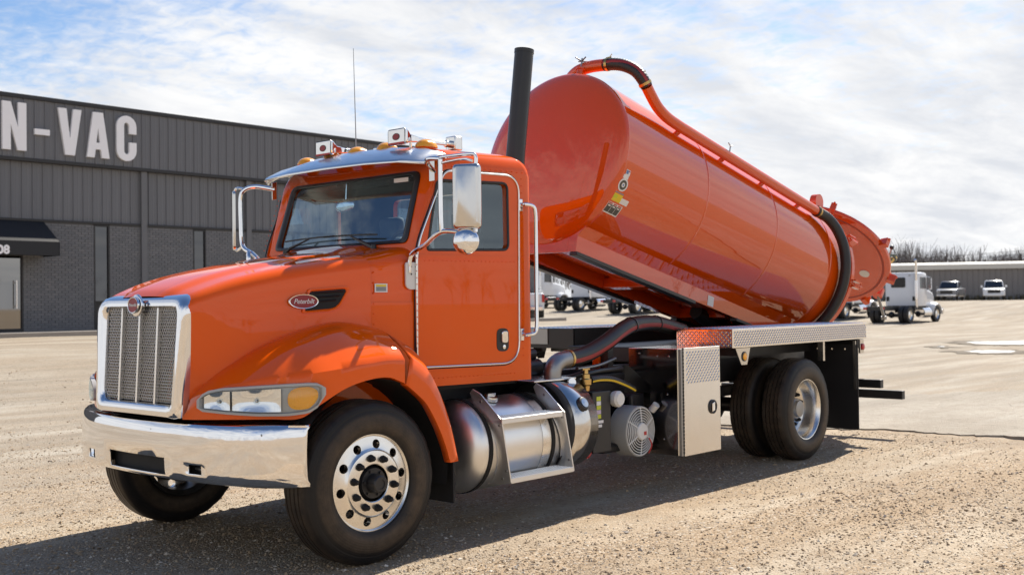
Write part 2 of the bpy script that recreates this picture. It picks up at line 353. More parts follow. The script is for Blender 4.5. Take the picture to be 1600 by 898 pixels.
def boolean(o, cutters):
    for c in cutters:
        m = o.modifiers.new('cut', 'BOOLEAN'); m.operation = 'DIFFERENCE'; m.object = c; m.solver = 'EXACT'; m.material_mode = 'INDEX'
    dg = bpy.context.evaluated_depsgraph_get(); me = bpy.data.meshes.new_from_object(o.evaluated_get(dg)); old = o.data; o.modifiers.clear(); o.data = me
    me.name = old.name
    for c in cutters: bpy.data.objects.remove(c)
    return o
def text_mesh(txt, size, ext, name, mat, parent, M4, shear=0., bold=0., align='CENTER', spacing=1.):
    cu = bpy.data.curves.new(name, 'FONT'); cu.body = txt; cu.size = size; cu.extrude = ext; cu.shear = shear; cu.offset = bold; cu.align_x = align; cu.align_y = 'CENTER'; cu.space_character = spacing; cu.resolution_u = 2
    t = bpy.data.objects.new(name, cu); COL.objects.link(t); dg = bpy.context.evaluated_depsgraph_get()
    me = bpy.data.meshes.new_from_object(t.evaluated_get(dg)); bpy.data.objects.remove(t); me.transform(M4); me.materials.clear()
    return link(name, me, parent, mat)
def frameM(o, xa, ya):
    xa = Vector(xa).normalized(); ya = Vector(ya); ya = (ya-xa*ya.dot(xa)).normalized(); za = xa.cross(ya)
    m = Matrix((xa, ya, za)).transposed().to_4x4(); m.translation = Vector(o); return m
def copy_tree(o, parent=None):
    c = o.copy(); COL.objects.link(c); c.parent = parent
    for ch in list(o.children): copy_tree(ch, c)
    return c
# ------------------------------------------------------------------ terrain
def sm(t): t = min(max(t, 0.), 1.); return t*t*(3-2*t)
def gh(x, y): return .82*sm((y-8.5)/13.5)*(1-sm((x-30)/25)) + 1.3*sm((x+y-75)/50)
# ground sheet: polar grid, fine near the place, out to the horizon
cx0, cy0 = CAM.x+1.5, CAM.y+1.3
rad = [0.]; r = .25
while r < 4500: rad.append(r); r *= 1.045 if r < 150 else 1.2
NA = 220; rows = []
wob = [(random.uniform(.4, 2.2), random.uniform(.4, 2.2), random.uniform(0, 6.28), random.uniform(.003, .010)) for _ in range(14)]
def relief(x, y):
    k = .15+.85*sm((max(abs(x-3)-5.6, abs(y)-1.3))/1.2)
    k *= 1-sm(2.6-math.hypot((x-34)/8, (y-5)/3.4))
    return k*sum(a*math.sin(fx*x+fy*y*1.3+ph) for fx, fy, ph, a in wob)*.55-.004
for rr in rad:
    rows.append([(cx0+rr*math.cos(2*math.pi*k/NA), cy0+rr*math.sin(2*math.pi*k/NA), gh(cx0+rr*math.cos(2*math.pi*k/NA), cy0+rr*math.sin(2*math.pi*k/NA))+(relief(cx0+rr*math.cos(2*math.pi*k/NA), cy0+rr*math.sin(2*math.pi*k/NA)) if rr < 70 else -.05)) for k in range(NA)])
ground = MB().grid(rows, cv=True).build('ground', 'gravel_ground', None, 180, weld=True); tag(ground, 'tan gravel yard ground with pale wheel tracks', 'ground', kind='structure')
# pale hard-packed pad behind the truck: ragged front edge, a few cm proud
def padz(x, y): return gh(x, y)+.020
edge = [(7.3, 2.4), (8.0, .6), (8.32, -.6), (8.5, -1.5), (8.55, -2.4), (8.75, -3.6), (9.2, -5.2), (10, -8)]
fr = catmull([(a, b, 0) for a, b in edge], 14); fr = [(p.x+random.uniform(-.07, .05)+.06*math.sin(p.y*5), p.y+random.uniform(-.02, .02)) for p in fr]
back = [(19.5, -7), (19.0, -3), (18.2, .3), (16.6, .9), (15.2, 1.1), (14.2, 1.5), (12.6, 3.0), (11, 5)]
bk = catmull([(a, b, 0) for a, b in back], 14); bk = [(p.x+random.uniform(-.22, .22), p.y+random.uniform(-.08, .08)) for p in bk]
n = len(fr); rows = []
for i in range(n):
    a = Vector(fr[i]); b = Vector(bk[n-1-i]); row = [(a.x, a.y, padz(a.x, a.y)-.045)]
    for k in range(17):
        q = a.lerp(b, k/16); row.append((q.x, q.y, padz(q.x, q.y)-(.05*(k/16)**3)+.004*math.sin(q.x*3+q.y*5)-(.006 if k == 0 else 0)))
    rows.append(row)
tag(MB().grid(rows).build('packed_pad', 'pad_ground', None, 60), 'pale hard packed pad with a broken dark edge behind the truck', 'pavement', kind='structure')
for (ox, oy, nm, amp) in ((12.9, .95, 0, .9), (13.6, -1.2, 1, 1.2)):
    pass
# puddles
for pts, lab in (([(35.05, 7.72), (36.09, 7.6), (36.35, 6.97), (37.26, 6.43), (36.76, 5.22), (34.61, 4.52), (33.96, 5.32), (33.6, 6.12), (33.84, 6.93)], 'long rain puddle mirroring the sky, the farther of two'),
                 ([(28.3, 5.32), (29.26, 5.25), (29.45, 4.58), (28.92, 4.09), (28.02, 4.12), (27.57, 4.58)], 'narrow rain puddle in the yard, the nearer of two'),
                 ([(31.12, 7.22), (31.74, 7.3), (31.47, 7.06), (30.73, 6.9)], 'tiny rain puddle left of the two larger ones')):
    cc = catmull([(a, b, 0) for a, b in pts+[pts[0]]], 6)[:-1]; ctr = sum(cc, Vector())/len(cc)
    z = max(gh(p.x, p.y) for p in cc)+.016
    V = [(ctr.x, ctr.y, z)]+[(p.x+random.uniform(-.10, .10), p.y+random.uniform(-.05, .05), z) for p in cc]
    for kk_ in range(1):
        sc = lambda p, f: ctr+(p-ctr)*f+Vector((random.uniform(-.25, .25), random.uniform(-.12, .12), 0))
        ww = [sc(p, 1.12)+(p-ctr).normalized()*random.uniform(.15, .7) for p in cc]; tag(MB().add([(ctr.x, ctr.y, z-.006)]+[(p.x, p.y, z-.006) for p in ww], [(0, 1+i, 1+(i+1) % len(ww)) for i in range(len(ww))]).build('wet_ground', 'wet_soil', None, 0), 'dark wet soil around the '+lab.split(',')[0], 'ground', 'wet soil around the puddles', 'structure')
    m_ = len(cc); tag(MB().add(V, [(0, 1+i, 1+(i+1) % m_) for i in range(m_)]).build('puddle', 'water', None, 0), lab, 'puddle', 'rain puddles in the yard', 'structure')
# loose pebbles: one mesh of tiny stones
def pebble_field(N, seed):
    q = np.random.default_rng(seed)
    base = np.array([(1, 0, 0), (-1, 0, 0), (0, 1, 0), (0, -1, 0), (0, 0, 1), (0, 0, -1)], float)
    tri = np.array([(0, 2, 4), (2, 1, 4), (1, 3, 4), (3, 0, 4), (2, 0, 5), (1, 2, 5), (3, 1, 5), (0, 3, 5)])
    out = []
    need = N
    while need > 0:
        m = N; ang = q.uniform(R_(90-48-32), R_(90-48+32), m); rr = 2.6+q.exponential(4.6, m); x = CAM.x+rr*np.cos(ang); y = CAM.y+rr*np.sin(ang)
        clump = np.sin(x*1.7+1)+np.sin(y*2.3+x*.6)+np.sin(x*.5-y*1.1+2)
        ok = (rr < 24) & (q.uniform(-2.2, 3, m) < clump+.8) & ~((x > 8.2) & (y > -6)); out.append(np.stack([x[ok], y[ok], rr[ok]], 1)); need -= ok.sum()
    P = np.concatenate(out)[:N]
    s = q.lognormal(-5.42, .42, N)*(1+P[:, 2]*.035); s = np.clip(s, .0024, .020)
    sc = s[:, None]*q.uniform(.6, 1.35, (N, 3))*np.array([1, 1, .55]); a = q.uniform(0, 6.28, N); ca, sa = np.cos(a), np.sin(a)
    V = base[None]*sc[:, None, :]+q.normal(0, .18, (N, 6, 3))*s[:, None, None]
    X = V[..., 0]*ca[:, None]-V[..., 1]*sa[:, None]; Y = V[..., 0]*sa[:, None]+V[..., 1]*ca[:, None]
    gz = np.array([gh(x, y)+relief(x, y) for x, y in P[:, :2]])
    V = np.stack([X+P[:, 0:1], Y+P[:, 1:2], V[..., 2]+(gz+s*.22)[:, None]], 2).reshape(-1, 3)
    F = (tri[None]+6*np.arange(N)[:, None, None]).reshape(-1, 3)
    me = bpy.data.meshes.new('pebbles'); me.vertices.add(len(V)); me.vertices.foreach_set('co', V.astype(np.float32).ravel())
    me.loops.add(F.size); me.loops.foreach_set('vertex_index', F.astype(np.int32).ravel()); me.polygons.add(len(F)); me.polygons.foreach_set('loop_start', np.arange(0, F.size, 3, dtype=np.int32))
    me.update(calc_edges=True); me.shade_flat(); return me
tag(link('gravel', pebble_field(120000, 3), None, 'pebbles'), 'loose brown and grey pebbles lying on the yard', 'gravel', kind='stuff')
# ------------------------------------------------------------------ the workshop building on the left
bld = empty('workshop_building', (4, 25, .95)); tag(bld, 'long grey metal and brick building with white letters on its fascia', 'building')
BX0, BX1 = -6., 32.; Y0 = 25.; zb, zbr, zf, zt = .95, 4.15, 5.90, 7.66
def W2(x, y, z): return (x-4, y-25, z-.95)
def bbox(mb, x0, x1, y0, y1, z0, z1): return mb.box(x0-4, x1-4, y0-25, y1-25, z0-.95, z1-.95)
bbox(MB(), BX0, BX1, Y0+.14, Y0+18, zb-.3, zt-.25).build('core_wall', 'trim_grey', bld, 0)
# ribbed panels
def rib(w, h):
    a = [(0, 0), (.012, -.028), (.045, -.028), (.057, 0), (.14, 0), (.15, -.006), (.17, -.006), (.18, 0), (.23, 0), (.24, -.006), (.26, -.006), (.27, 0), (w, 0)]
    m = MB(); m.grid([[(x, y, 0) for x, y in a], [(x, y, h) for x, y in a]]); return m
PW = .305; np_ = int((BX1-BX0)/PW)
fm = rib(PW, zt-.06-zf).mesh('fascia_panel', 0); wm = rib(PW, zf-zbr).mesh('wall_panel', 0)
for me in (fm, wm): me.materials.append(MAT['ribbed'])
for i in range(np_):
    link('fascia_panel', fm, bld).location = W2(BX0+i*PW, Y0-.10, zf); link('wall_panel', wm, bld).location = W2(BX0+i*PW, Y0+.06, zbr)
mb = MB(); bbox(mb, BX0-.05, BX1+.05, Y0-.17, Y0+.35, zt-.08, zt+.04); mb.build('coping', 'trim_dark', bld, 0, .01)
mb = MB(); bbox(mb, BX0, BX1, Y0-.13, Y0+.12, zf-.10, zf); mb.build('fascia_trim', 'trim_dark', bld, 0, .008)
mb = MB(); bbox(mb, BX0, BX1, Y0-.02, Y0+.10, zbr-.05, zbr+.02); mb.build('wall_trim', 'trim_dark', bld, 0, .005)
cols = [1.86, 5.66, 9.47-.02-.0, 13.23, 17.08, 20.9, 24.7, 28.5]
wins = [(4.3, 4.78), (7.45, 9.58), (11.70, 12.21), (15.07, 15.55), (18.6, 19.1), (22.4, 22.9), (26.2, 26.7)]
for x in (5.66, 13.23, 17.08, 20.9, 24.7, 28.5):
    mb = MB(); bbox(mb, x, x+.19, Y0-.06, Y0+.13, zb-.05, zf-.1); mb.build('column', 'trim_grey', bld, 0, .006)
# brickwork: every brick a block in front of the mortar, openings left out
mb = MB(); mo = MB(); row = .0725; bl = .205
segs = []; x = BX0
for a, b in wins: segs.append((x, a)); x = b
segs.append((x, BX1))
k = 0; z = zb
while z+row < zbr-.04:
    for a, b in segs:
        x = a-(bl*.5 if k % 2 else 0)
        while x < b:
            x0, x1 = max(a, x+.006), min(b, x+bl-.006)
            if x1-x0 > .02:
                d = random.uniform(-.004, .004); X0, X1, YY, Z0, Z1 = x0-4, x1-4, .015+d, z+.006-.95, z+row-.006-.95
                mb.add([(X0, YY, Z0), (X1, YY, Z0), (X1, YY, Z1), (X0, YY, Z1), (X0, YY+.03, Z0), (X1, YY+.03, Z0), (X1, YY+.03, Z1), (X0, YY+.03, Z1)], [(0, 1, 2, 3), (0, 4, 5, 1), (1, 5, 6, 2), (2, 6, 7, 3), (3, 7, 4, 0)])
            x += bl
    z += row; k += 1
for a, b in segs: mo = MB(); bbox(mo, a, b, Y0+.028, Y0+.13, zb-.1, zbr-.03); mo.build('mortar_bed', 'mortar', bld, 0)
tag(mb.build('bricks', 'brick', bld, 0), kind='stuff')
# windows and door
for i, (a, b) in enumerate(wins):
    door = i == 1
    w = MB(); f = .05; zl = zb+.0; zh = zbr-.06
    for (x0, x1, z0, z1) in ((a, a+f, zl, zh), (b-f, b, zl, zh), (a+f, b-f, zh-f, zh), (a+f, b-f, zl, zl+(.08 if door else .05))): bbox(w, x0, x1, Y0+.01, Y0+.12, z0, z1)
    if door: bbox(w, a+f, b-f, Y0+.01, Y0+.12, 3.10, 3.2)
    else: bbox(w, a+f, b-f, Y0+.01, Y0+.12, 1.80-.05, 1.80)
    wo_ = w.build('door' if door else 'window', 'trim_dark', bld, 0, .004)
    q = MB(); bbox(q, a+f, b-f, Y0+.06, Y0+.068, zl+.05 if door else 1.80, 3.1 if door else zh-f); q.build('pane', 'door_mirror' if door else 'pane_mirror', wo_, 0)
    if not door: q = MB(); bbox(q, a+f, b-f, Y0+.055, Y0+.075, zl+.05, 1.75); q.build('kick_panel', 'trim_dark', wo_, 0)
    else:
        q = MB(); q.tube([W2(9.36, Y0-.05, 1.6), W2(9.36, Y0-.05, 2.4)], .018, 8); bbox(q, 9.35, 9.37, Y0-.05, Y0+.05, 1.65, 1.68); bbox(q, 9.35, 9.37, Y0-.05, Y0+.05, 2.32, 2.35); q.build('handle', 'aluminium', wo_)
# awning with street number
ax0, ax1 = 6.6, 10.16; prof = [(25.0, 4.10), (24.0, 3.47), (24.0, 3.08), (24.03, 3.08), (24.03, 3.44), (25.0, 4.05)]
mb = MB(); rows = []
for x in np.linspace(ax0, ax1, 9): rows.append([W2(x, y, z) for y, z in prof])
mb.grid(rows, cv=True)
for x in (ax0, ax1-.01): mb.prism([(25.0, 4.10), (24.0, 3.47), (24.0, 3.08), (25.0, 3.08)], lambda a, b, d, x=x: W2(x+d, a, b), 0, .02)
aw = mb.build('awning', 'awning', bld, 20)
text_mesh('508', .33, .012, 'street_number', 'letter_white', aw, frameM(W2(8.50, 23.985, 3.205), (1, 0, 0), (0, 0, 1)), bold=.012)
# fascia letters, thick sheet letters standing off the panels
def letter(name, poly, holes=()):
    return plate(poly, holes, lambda a, b, d: W2(a, 24.80+d, b), .09, name, 'letter_white', bld, 25)
zl, zh = 6.08, 7.44
letter('letter_n', [(8.92, zl), (9.155, zl), (9.155, 6.82), (9.35, zl), (9.60, zl), (9.60, zh), (9.365, zh), (9.365, 6.72), (9.16, zh), (8.92, zh)])
letter('hyphen', [(9.84, 6.585), (10.28, 6.585), (10.28, 6.75), (9.84, 6.75)])
letter('letter_v', [(10.74, zl), (11.03, zl), (11.24, zh), (10.99, zh), (10.885, 6.56), (10.78, zh), (10.53, zh)])
letter('letter_a', [(11.40, zl), (11.64, zl), (11.675, 6.33), (11.84, 6.33), (11.875, zl), (12.115, zl), (11.915, zh), (11.60, zh)], [[(11.70, 6.53), (11.757, 6.98), (11.815, 6.53)]])
def arcp(cx, cz, rx, rz, a0, a1, n=8): return [(cx+rx*math.cos(R_(a0+(a1-a0)*k/n)), cz+rz*math.sin(R_(a0+(a1-a0)*k/n))) for k in range(n+1)]
letter('letter_c', [(13.0, 6.90)]+arcp(12.675, 7.13, .325, .32, 0, 180)+arcp(12.675, 6.38, .325, .32, 180, 360)+[(13.0, 6.64), (12.76, 6.64), (12.76, 6.40)]+arcp(12.675, 6.38, .085, .11, 0, -180)+arcp(12.675, 7.13, .085, .11, 180, 0)+[(12.76, 6.90)])
sw = MB(); sw.box(BX0, BX1, 23.3, 25.12, .70, .945); tag(sw.build('sidewalk', 'concrete', None, 0, .015), 'concrete walk along the foot of the grey building', 'pavement', kind='structure')
# ------------------------------------------------------------------ the vacuum truck (x runs to its rear, near side is -y)
T = empty('vacuum_truck'); tag(T, 'orange vacuum tank truck with chrome grille and its tank tipped up', 'truck')
def cabY(x): return 1.0-.13*(1.75-x)          # cab half width
def hoodY(x): return .545+.255*(x+.82)
# ---- frame, axles, underside
fr_ = MB()
for s in (-1, 1): fr_.box(-.75, 7.15, s*.43-.045, s*.43+.045, .76, 1.02)
for x in (-.6, .9, 2.2, 3.6, 4.6, 6.4, 7.0): fr_.box(x, x+.08, -.39, .39, .80, .98)
fr_.build('frame', 'black_frame', T, 0, .008)
ax = MB(); ax.obox((0, 0, .47), ((1, 0, 0), (0, 1, 0), (0, 0, 1)), (.055, .95, .07)); ax.cyl((-.02, -.5, .45), (-.02, .5, .45), .035)
for s in (-1, 1): ax.box(-.65, .75, s*.43-.04, s*.43+.04, .60, .66); ax.cyl((0, s*.75, .42), (0, s*.75, .62), .06)
ax.build('front_axle', 'black_frame', T, 30, .01)
ax = MB(); ax.cyl((5.65, -.95, .50), (5.65, .95, .50), .075); ax.ball((5.65, 0, .50), .24, 16, 10)
for s in (-1, 1): ax.box(5.0, 6.3, s*.45-.04, s*.45+.04, .62, .72); ax.cyl((5.65, s*.62, .3), (5.65, s*.62, .62), .11, n=14)
ax.cyl((2.2, 0, .8), (5.4, 0, .55), .06); ax.build('rear_axle', 'black_frame', T, 30)
en = MB(); en.box(-.55, 1.1, -.36, .36, .62, 1.35); en.box(-.72, -.62, -.40, .40, .72, 1.45); en.cyl((1.1, 0, .9), (2.2, 0, .85), .22, .14); en.build('engine', 'black_matte', T, 0)
fl = MB(); fl.box(.75, 1.72, -.82, .82, .985, 1.03); fl.build('cab_floor', 'black_matte', T, 0)
# ---- wheels
RT = .506; ZW = .496
def tyre_mesh(name, w, nseg=96, zig=0.):
    # profile: (axial, radius); +axial = outer sidewall
    h = w/2
    P = [(h-.045, .292), (h-.020, .300), (h-.004, .325), (h, .360), (h-.001, .385), (h-.004, .405), (h-.010, .432), (h-.012, .436), (h-.016, .447), (h-.016, .452), (h-.026, .478), (h-.040, .494), (h-.056, .502)]
    tread = []
    g_ = [-.062, -.022, .022, .062]; d = .013
    for gx in g_[::-1]: tread += [(gx+.0055, RT), (gx+.004, RT-d), (gx-.004, RT-d), (gx-.0055, RT)]
    P2 = P+tread+[(-a, r) for a, r in P[::-1]]
    rows = []
    for k in range(nseg):
        t = 2*math.pi*k/nseg; z = zig*(1 if k % 2 else -1)
        row = []
        for i, (a, r) in enumerate(P2):
            a2 = a+(z if len(P) <= i < len(P)+len(tread) else 0)
            rr = r
            if len(P)-3 <= i < len(P) or len(P)+len(tread) <= i < len(P)+len(tread)+3:
                if k % 4 == 0: rr -= .004
            row.append((rr*math.cos(t), -a2, rr*math.sin(t)))
        rows.append(row)
    return MB().grid(rows, cu=True).mesh(name, 32)
tyF = tyre_mesh('tyre', .285); tyR = tyre_mesh('tyre_rear', .290, 120, .004)
for m in (tyF, tyR): m.materials.append(MAT['tyre'])
def lathe_y(prof, n=72): return MB().lathe([(-a, r) for a, r in prof], (0, 0, 0), (0, 1, 0), n)
# front disc: solid of revolution with ten hand holes; +axial = outside
fd = lathe_y([(.085, .298), (.100, .303), (.110, .301), (.110, .293), (.100, .284), (.104, .262), (.112, .215), (.118, .205), (.128, .197), (.130, .190), (.130, .118), (.126, .113), (.100, .113), (.100, .19), (.080, .21), (.070, .26), (.060, .285)], 80)
fd.f += []; fdm = MB().lathe([(-a, r) for a, r in [(.085, .298), (.100, .303), (.110, .301), (.110, .293), (.100, .284), (.104, .262), (.112, .215), (.118, .205), (.128, .197), (.130, .190), (.130, .118), (.126, .113), (.100, .113), (.100, .19), (.080, .21), (.070, .26), (.060, .285), (.085, .298)]], (0, 0, 0), (0, 1, 0), 80).mesh('disc', 30, True)
tmp = link('rim_tmp', fdm, None, 'polished_disc')
cuts = []
for k in range(10):
    t = 2*math.pi*(k+.5)/10; c = MB().cyl((.237*math.cos(t), -.30, .237*math.sin(t)), (.237*math.cos(t), .1, .237*math.sin(t)), .0285, n=20); cuts.append(link('cut', c.mesh('cut')))
boolean(tmp, cuts); fdm = tmp.data; finish(fdm, 30); bpy.data.objects.remove(tmp)
if not fdm.materials: fdm.materials.append(MAT['polished_disc'])
nut = MB().lathe([(0, .024), (.008, .024), (.010, .020), (.034, .017), (.046, .009), (.048, 1e-4)], (0, 0, 0), (0, -1, 0), 10).mesh('nut', 40); nut.materials.append(MAT['black_matte'])
hubF = MB().lathe([(-.05, .112), (.03, .110), (.055, .095), (.07, .092), (.07, .060), (.10, .058), (.135, .052), (.142, .045), (.142, .030), (.136, .028), (.136, 1e-4)], (0, -.06, 0), (0, -1, 0), 32)
for k in range(6):
    t = 2*math.pi*k/6; hubF.cyl((.076*math.cos(t), -.13, .076*math.sin(t)), (.076*math.cos(t), -.142, .076*math.sin(t)), .009, n=6)
hubF = hubF.mesh('hub', 30); hubF.materials.append(MAT['black_plastic'])
barrel = lathe_y([(.09, .285), (.05, .275), (-.10, .275), (-.13, .30), (-.14, .30), (-.11, .265), (.05, .262)]).mesh('barrel', 30); barrel.materials.append(MAT['steel_grey'])
drum = lathe_y([(.04, 1e-4), (.04, .19), (-.12, .20), (-.12, 1e-4)], 40).mesh('drum', 30); drum.materials.append(MAT['black_frame'])
# rear dished disc
rd = lathe_y([(.105, .303), (.115, .304), (.120, .300), (.118, .290), (.104, .283), (.085, .272), (.03, .266), (-.02, .262), (-.045, .25), (-.055, .225), (-.045, .205), (-.045, .11)], 80).mesh('rear_disc', 30); rd.materials.append(MAT['polished_disc'])
hubR = MB().lathe([(-.02, .112), (.05, .105), (.06, .095), (.06, .085), (.09, .08), (.095, .06), (.095, 1e-4)], (0, .045, 0), (0, -1, 0), 28)
hubR = hubR.mesh('hub', 30); hubR.materials.append(MAT['steel_grey'])
def wheel(x, y, side, kind, steer=0., spin=0.):
    rim = link('wheel', fdm if kind == 'front' else rd, T)
    rim.location = (x, y, ZW); rim.rotation_euler = (0, spin, (0 if side < 0 else math.pi)+steer)
    link('tyre', tyF if kind == 'front' else tyR, rim)
    if kind == 'inner': return
    if kind == 'front':
        link('hub', hubF, rim); link('barrel', barrel, rim); link('brake_drum', drum, rim)
        for k in range(10):
            t = 2*math.pi*k/10; o = link('lug_nut', nut, rim); o.location = (.1555*math.cos(t), -.129, .1555*math.sin(t))
    else:
        link('hub', hubR, rim)
        for k in range(10):
            t = 2*math.pi*k/10; o = link('lug_nut', nut, rim); o.location = (.155*math.cos(t), .045, .155*math.sin(t))
STE = R_(-3.)
wheel(0, -1.072, -1, 'front', STE, R_(9)); wheel(0, 1.072, 1, 'front', STE, R_(3))
for s in (-1, 1): wheel(5.65, s*1.080, s, 'rear', 0, R_(14)); wheel(5.65, s*.725, s, 'inner', 0, R_(40))
# ---- chrome bumper
def bumpx(y): return -slerp([(0, .905), (.31, .895), (.63, .865), (.9, .79), (1.08, .69), (1.18, .60), (1.235, .53)], abs(y))
def bz(y): return slerp([(0, .560), (.6, .560), (1.0, .556), (1.30, .566)], abs(y)), slerp([(0, .880), (.6, .885), (1.3, .892)], abs(y))
ys = [-1.235, -1.22, -1.16, -1.09, -1.0, -.9, -.8, -.72, -.67, -.56, -.48, -.42, -.33, -.2, -.07, .07, .2, .33, .42, .48, .56, .67, .72, .8, .9, 1.0, 1.09, 1.16, 1.22, 1.235]
# vertical profile (fraction, x offset): rolled top lip and bottom lip
vp = [(-.035, .10), (-.03, .06), (.0, .015), (.06, .0), (.13, -.004), (.23, -.006), (.30, -.007), (.37, -.008), (.60, -.008), (.82, -.004), (.93, .0), (.985, .012), (1.0, .03), (1.0, .10)]
V = []; F = []; ny, nv = len(ys), len(vp)
for y in ys:
    b, t = bz(y); 
    for f, dx in vp: V.append((bumpx(y)+dx*(1 if dx < .02 else max(.12, min(1, (1.29-abs(y))*3))), y, b+(t-b)*f))
def hole(j, i):
    ym = (ys[j]+ys[j+1])/2; f0 = vp[i][0]
    if abs(ym) < .33 and .05 < f0 < .36 and i < nv-1: return True
    return .56 < abs(ym) < .67 and .12 < f0 < .29
for j in range(ny-1):
    for i in range(nv-1):
        if not hole(j, i): F.append((j*nv+i, (j+1)*nv+i, (j+1)*nv+i+1, j*nv+i+1))
me = bpy.data.meshes.new('bumper'); me.from_pydata(V, [], F); finish(me, 40)
bump_o = link('bumper', me, T, 'chrome'); m_ = bump_o.modifiers.new('solid', 'SOLIDIFY'); m_.thickness = .012; m_.offset = -1
mb = MB(); mb.box(-.86, -.6, -.36, .36, .55, .70); mb.box(-.83, -.6, -.70, -.52, .58, .68); mb.box(-.83, -.6, .52, .70, .58, .68); mb.build('bumper_recess', 'black_matte', bump_o, 0)
for s in (-1, 1): MB().lathe([(0, .012), (.10, .012)], (bumpx(.61)+.035, s*.56, .625), (0, s, 0), 10).build('tow_pin', 'steel_grey', bump_o)
mb = MB(); rows = []
for y in ys:
    if abs(y) < 1.15: rows.append([(bumpx(y)+.03, y, .893), (bumpx(y)+.20, y, .905), (bumpx(y)+.20, y, .80)])
mb.grid(rows).build('bumper_filler', 'black_plastic', bump_o)
for (y, z) in ((-.18, .84), (.12, .835), (-1.05, .845)):
    MB().lathe([(0, .011), (.006, .011), (.010, .006), (.010, 1e-4)], (bumpx(y)-.004, y, z), (-1, 0, 0), 10).build('bolt', 'steel_grey', bump_o)
# ---- grille
def gx(z): return -.885+(z-1.0)*.055          # leaning back a little
def sur(t):      # outer outline in (y,z), t list of points
    return t
outer = roundpoly([(-.485, .915), (.485, .915), (.535, 1.665), (-.535, 1.665)], [.03, .03, .115, .115], 6)
inner = roundpoly([(-.418, 1.0), (.418, 1.0), (.432, 1.585), (-.432, 1.585)], [.05, .05, .06, .06], 6)
N = 120
def resample(poly, n):
    P = [Vector(p) for p in poly]; P.append(P[0]); d = [0]
    for a, b in zip(P, P[1:]): d.append(d[-1]+(b-a).length)
    out = []; k = 0
    for i in range(n):
        t = d[-1]*i/n
        while d[k+1] < t: k += 1
        out.append(P[k].lerp(P[k+1], (t-d[k])/max(1e-9, d[k+1]-d[k])))
    return out
# match by angle from the centre so the ring is even
def byangle(poly, n, c=(0, 1.29)):
    R2 = resample(poly, 900); an = sorted((math.atan2(p.y-c[1], p.x-c[0]), p.x, p.y) for p in R2); out = []; k = 0
    for i in range(n):
        t = -math.pi+2*math.pi*(i+.5)/n
        q = min(an, key=lambda e: abs(e[0]-t)); out.append((q[1], q[2]))
    return out
oo = byangle(outer, N); ii = byangle(inner, N); rows = []
for (oy, oz), (iy, iz) in zip(oo, ii):
    row = []
    for f, dx in ((0, .05), (0, .0), (.03, -.018), (.12, -.034), (.35, -.046), (.62, -.046), (.85, -.040), (1.0, -.012), (1.16, .012), (1.22, .05), (1.20, .10)):
        if f <= 1: y, z = iy+(oy-iy)*f, iz+(oz-iz)*f
        else: y, z = oy*(1+(f-1)*.02), oz
        row.append((gx(z)+dx+(.05*(max(0, z-1.56)/.11)**2 if f > .3 else 0), y, z))
    rows.append(row)
sr = MB().grid(rows, cu=True).build('grille_surround', 'chrome', T, 50)
# perforated sheet: hexagonal holes
mb = MB(); pitch = .0215; rh = .0099; R0 = pitch/math.sqrt(3)
def inside(y, z): return abs(y) < .428 and 1.002 < z < 1.585
r = 0; z = .998
while z < 1.59:
    y = -.44+(pitch/2 if r % 2 else 0)
    while y < .44:
        if inside(y, z):
            V = []; 
            for k in range(6):
                a = R_(60*k+30); V.append((gx(z), y+R0*math.cos(a), z+R0*math.sin(a)))
            for k in range(6):
                a = R_(60*k+30); V.append((gx(z)-.001, y+rh*math.cos(a), z+rh*math.sin(a)))
            for k in range(6):
                a = R_(60*k+30); V.append((gx(z)+.010, y+rh*math.cos(a), z+rh*math.sin(a)))
            mb.add(V, [(k, (k+1) % 6, 6+(k+1) % 6, 6+k) for k in range(6)]+[(6+k, 6+(k+1) % 6, 12+(k+1) % 6, 12+k) for k in range(6)])
        y += pitch
    z += pitch*.866; r += 1
tag(mb.build('grille_mesh', 'aluminium', sr, 0), kind='stuff')
MB().box(-.80, -.79, -.45, .45, .98, 1.60).build('grille_backing', 'black_matte', sr, 0)
for y in (-.215, 0, .215):
    q = MB(); q.obox((gx(1.29)-.016, y, 1.29), ((1, 0, 0), (0, 1, 0), (.055, 0, 1)), (.014, .0085, .295)); q.build('grille_bar', 'aluminium', sr, 0, .004)
# badge on the surround
def badge(o, xa, ya, w, h, parent, txt_s):
    M4 = frameM(o, xa, ya); f = lambda a, b, d: M4 @ Vector((a, b, d)); el = lambda k: [(w*k*math.cos(t), h*k*math.sin(t)) for t in np.linspace(0, 2*math.pi, 40, endpoint=False)]
    kk = MB(); rows = []
    for sc, d in ((1.0, 0), (1.0, .010), (.96, .014), (.90, .013), (.88, .009)): rows.append([f(w*sc*math.cos(t), h*sc*math.sin(t)*(1 if sc > .9 else .97), d) for t in np.linspace(0, 2*math.pi, 40, endpoint=False)])
    b_ = kk.grid(rows, cv=True).build('badge', 'chrome_plain', parent, 40)
    MB().prism(el(.89), f, .004, .010).build('badge_field', 'badge_red', parent, 0)
    text_mesh('Peterbilt', txt_s, .0012, 'badge_script', 'label_white', parent, M4 @ Matrix.Translation((0, 0, .0115)), shear=.28, spacing=.92)
# emblem base
q = MB(); M4 = frameM((gx(1.60)-.045, 0, 1.600), (0, -1, 0), (.055, 0, 1))
q.lathe([(0, .070), (.008, .069), (.012, .064), (.013, 1e-4)], M4.translation, M4.col[2].xyz, 36); q.build('emblem_base', 'chrome', sr, 40)
badge(M4.translation+M4.col[2].xyz*.02, (0, -1, 0), (.055, 0, 1), .064, .052, sr, .029)
